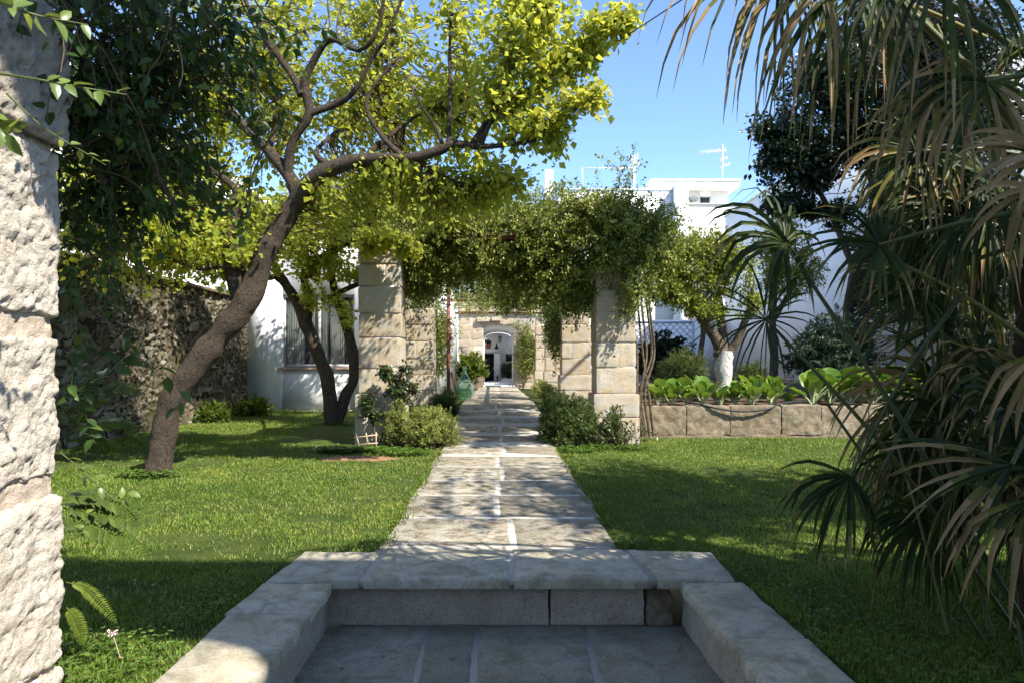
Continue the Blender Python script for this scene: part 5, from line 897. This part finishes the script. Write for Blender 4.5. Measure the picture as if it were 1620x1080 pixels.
# measured fronds
fan(Bl + [-.02, -.25, 0], P(1242, 385, 3.9), (-.4, -.8, .5), .60, 26, 125, .02, 1.5, .013, .023, .02, .12, (-.9, -.1, .25))
fan(Bl + [.05, 0, 0], P(1212, 505, 3.8), (-.2, -.95, .3), .50, 30, 165, -.2, .8, .011, .010, .05, .04, (-.8, 0, .3))
fan(P(1520, 470, 3.8), P(1345, 752, 3.7), (-.1, -.95, .2), .50, 22, 75, .05, 1.1, .010, .022, .06, .10, (-.55, 0, -.75))
fan(P(1660, 640, 3.3), P(1600, 735, 3.0), (.1, -.75, .7), .58, 13, 38, .42, .45, .013, .023, .05, .02, (-.95, -.1, -.12))
fan(P(1680, 560, 3.1), P(1625, 790, 2.75), (-.4, -.85, .2), .52, 12, 60, .85, 1.2, .011, .021, .05, .3, (-.25, 0, -.95))
fan(P(1600, 215, 3.7), P(1395, -35, 3.3), (-.2, -.9, -.2), 1.0, 26, 125, .24, 1.8, .016, .022, .05, .3, (-.9, 0, -.1))
fan(P(1640, 100, 3.6), P(1330, -70, 3.5), (-.2, -.9, -.2), 1.1, 26, 120, .32, 1.9, .014, .021, .05, .35, (-.8, 0, -.3))
fan(P(1700, 20, 3.5), P(1235, -70, 3.4), (-.2, -.9, -.3), .95, 26, 120, .34, 1.6, .013, .018, .08, .25, (-.9, 0, -.3))
fan(P(1690, 50, 3.3), P(1490, -60, 3.0), (0, -.9, -.2), .8, 26, 120, .42, 1.6, .014, .020, .05, .28, (-.5, 0, -.8))
fan(P(1640, 330, 3.4), P(1390, 388, 3.6), (-.1, -.8, .5), .50, 30, 140, .12, .9, .013, .019, .02, .1, (-1, 0, 0))
fan(P(1640, 380, 3.7), P(1455, 460, 4.0), (-.1, -.8, .5), .52, 30, 140, .02, 1.0, .012, .021, .06, .15, (-1, 0, -.2))
fan(P(1660, 740, 3.7), P(1500, 520, 4.0), (-.1, -.8, .5), .55, 30, 140, .02, .9, .012, .020, .03, .1, (-.8, 0, .4))
fan(P(1690, 300, 2.9), P(1660, 250, 2.6), (-.2, -.9, .4), .34, 14, 60, .9, .7, .01, .022, .05, .08, (-1, 0, -.1))
fan(P(1700, 120, 3.2), P(1560, 130, 3.2), (-.2, -.9, .2), .60, 26, 120, .6, 1.4, .013, .019, .05, .35, (-.6, 0, -.7))
fan(P(1640, 250, 3.8), P(1450, 240, 3.8), (-.1, -.9, .3), .55, 28, 130, .4, 1.3, .012, .019, .05, .3, (-.8, 0, -.5))
fan(P(1600, 720, 4.0), P(1480, 600, 4.2), (-.1, -.9, .3), .55, 30, 150, .0, .8, .012, .019, .05, .08, (-.6, 0, .5))
fan(P(1660, 800, 4.0), P(1500, 690, 4.3), (-.1, -.9, .3), .55, 28, 140, .1, .9, .012, .019, .05, .1, (-.9, 0, .0))
fan(P(1660, 700, 3.9), P(1545, 560, 4.0), (0, -.9, .3), .50, 30, 170, .25, 1.0, .011, .019, .05, .2, (-.5, 0, .2))
fan(P(1680, 850, 3.6), P(1590, 640, 3.8), (0, -.9, .3), .55, 30, 160, .3, 1.0, .011, .019, .05, .2, (-.3, 0, .6))
fan(P(1690, 420, 3.9), P(1560, 350, 4.0), (0, -.9, .3), .60, 30, 160, .2, 1.1, .012, .019, .05, .25, (-.8, 0, .1))
# the rest of the clump: towards the back, the right and above
spiky('dark_shrub', (5.9, 8.0, 0), (.95, .8, 2.0), 260, .11, M['dark'], 'tall dark shrub hidden behind the fan palm', 'shrub', .5, 22, .6, .9, .14, .4, wr=.28)
for k in range(56):
    up = k % 2; b = E(U if up else Lw, .10); a = rng.uniform(-1.3, 1.9); el = rng.uniform(-.35, .95)
    v_ = np.array([-math.cos(a) * math.cos(el) if k % 3 else abs(math.cos(a)) * math.cos(el), math.sin(a) * math.cos(el) * .9, math.sin(el)]); hb = b + v_ * rng.uniform(.55, .95)
    if hb[1] < 2.9 and hb[0] < 2.2: hb[1] = 3.6
    xpix = VX + hb[0] / hb[1] * F
    if xpix < 1470: hb[0] = (1470 + rng.uniform(0, 120) - VX) / F * hb[1]
    fan(b, hb, E(np.array(cm), .5), rng.uniform(.5, .78), 32, rng.uniform(70, 125), rng.uniform(-.25, .12) if k % 8 else .95, rng.uniform(1.3, 2.6), .011, .019, .08, .2, nrm(v_) + [0, 0, -.3], .16)
fan(P(1700, 470, 3.1), P(1648, 560, 2.9), (-.3, -.9, .1), .42, 11, 55, .95, .9, .009, .024, .05, .3, (-.5, 0, -.85))
fan(P(1720, 180, 3.1), P(1640, 300, 2.9), (-.3, -.9, .1), .40, 10, 50, .95, .8, .009, .022, .05, .2, (-.8, 0, -.6))
fan(P(1620, 120, 3.5), P(1480, 150, 3.3), (-.3, -.9, .1), .50, 14, 70, .95, 1.3, .009, .021, .05, .35, (-.6, 0, -.7))
fan(P(1560, 60, 3.5), P(1300, -20, 3.3), (-.2, -.9, .1), .62, 14, 80, .95, 1.5, .009, .020, .05, .35, (-.7, 0, -.6))
# bare crossing stalks
m = MB()
for a, b, r in ((P(1600, 1085, 3.6), P(1310, 640, 3.9), .010), (P(1420, 700, 3.9), P(1530, 500, 4.0), .010), (P(1395, 745, 3.7), P(1490, 560, 4.1), .009), (P(1500, 1000, 3.5), P(1400, 640, 3.9), .008), (P(1640, 240, 3.4), P(1400, -20, 3.4), .022), (P(1640, 420, 3.4), P(1480, 40, 3.4), .016), (P(1625, 1085, 3.4), P(1560, 620, 3.9), .012), (P(1590, 1085, 3.6), P(1450, 560, 4.1), .012), (P(1660, 560, 3.6), P(1390, 400, 3.8), .012)):
    m = MB(); c = curve(np.vstack([a, (a + b) / 2 + [0, 0, .04], b]), 12); m.tubes(c[None], np.linspace(r, r * .8, 12)[None], 6, rng.random() * .8); m.build('stalk', M['petiole'], fp)
m = MB(); cu = curve([(*(P(1655, 1000, 4.0) * [1, 1, 0]), .15), (*P(1655, 760, 4.0), .16), (*P(1650, 560, 4.05), .15), (*P(1655, 300, 4.1), .13)], 24); m.tubes(cu[None, :, :3], cu[None, :, 3] * (1 + .15 * rng.normal(size=24))[None], 12); m.build('trunk', M['fibre'], fp)
m = MB(); s = cu[rng.integers(0, 24, 260), :3] + rng.normal(size=(260, 3)) * .09; st_ = strands(s, rng.normal(size=(260, 3)) + [-.5, -.3, .2], .28, 6, 1.2); m.tubes(st_, np.full((260, 6), .0025), 3); m.build('trunk_fibre', M['fibre'], fp)

# ------------------------------------------------------------------ fallen leaves
n = 260; q = np.stack([rng.uniform(-3.6, 3.4, n), rng.uniform(3.3, 11, n), np.zeros(n)], 1); q[:70, 0] = rng.uniform(-.9, 1.0, 70); q[:70, 1] = rng.uniform(5.5, 13, 70)
on = (np.abs(q[:, 0] - .05) < .93) & (q[:, 1] > 4.65); dn = (q[:, 0] > -1.08) & (q[:, 0] < 1.2) & (q[:, 1] < 4.6); bad = ~on & ~dn & (q[:, 0] > -1.75) & (q[:, 0] < 1.85) & (q[:, 1] < 5.4); q[:, 2] = np.where(on, .027 + np.array([path_z(y) for y in q[:, 1]]), np.where(dn, -.312, .03)); q = q[~bad]; n = len(q)
m = MB(); a = rng.random(n) * 6.283; m.leaves(q, np.stack([np.cos(a), np.sin(a), .1 * rng.normal(size=n)], 1), np.tile([0, 0, 1.0], (n, 1)) + rng.normal(size=(n, 3)) * .2, rng.uniform(.02, .045, n), .3, rng.uniform(.55, 1, n), -.1); kind(m.build('fallen_leaves', M['palm']), 'stuff')
n = 420; side = rng.random(n) < .5; y = rng.uniform(5.4, 12, n); x = np.where(side, -.90, 1.0) + rng.normal(size=n) * .035; m = MB()
p = np.repeat(np.stack([x, y, 0 * x], 1), 5, 0) + rng.normal(size=(n * 5, 3)) * [.015, .03, 0]; d = nrm(rng.normal(size=(n * 5, 3)) * .7 + [0, 0, .7]); d[:, 2] = np.abs(d[:, 2]); m.leaves(p, d, rng.normal(size=(n * 5, 3)), rng.uniform(.03, .08, n * 5), .06, rng.random(n * 5) * .9, .2); kind(m.build('edge_grass', M['grass']), 'stuff')
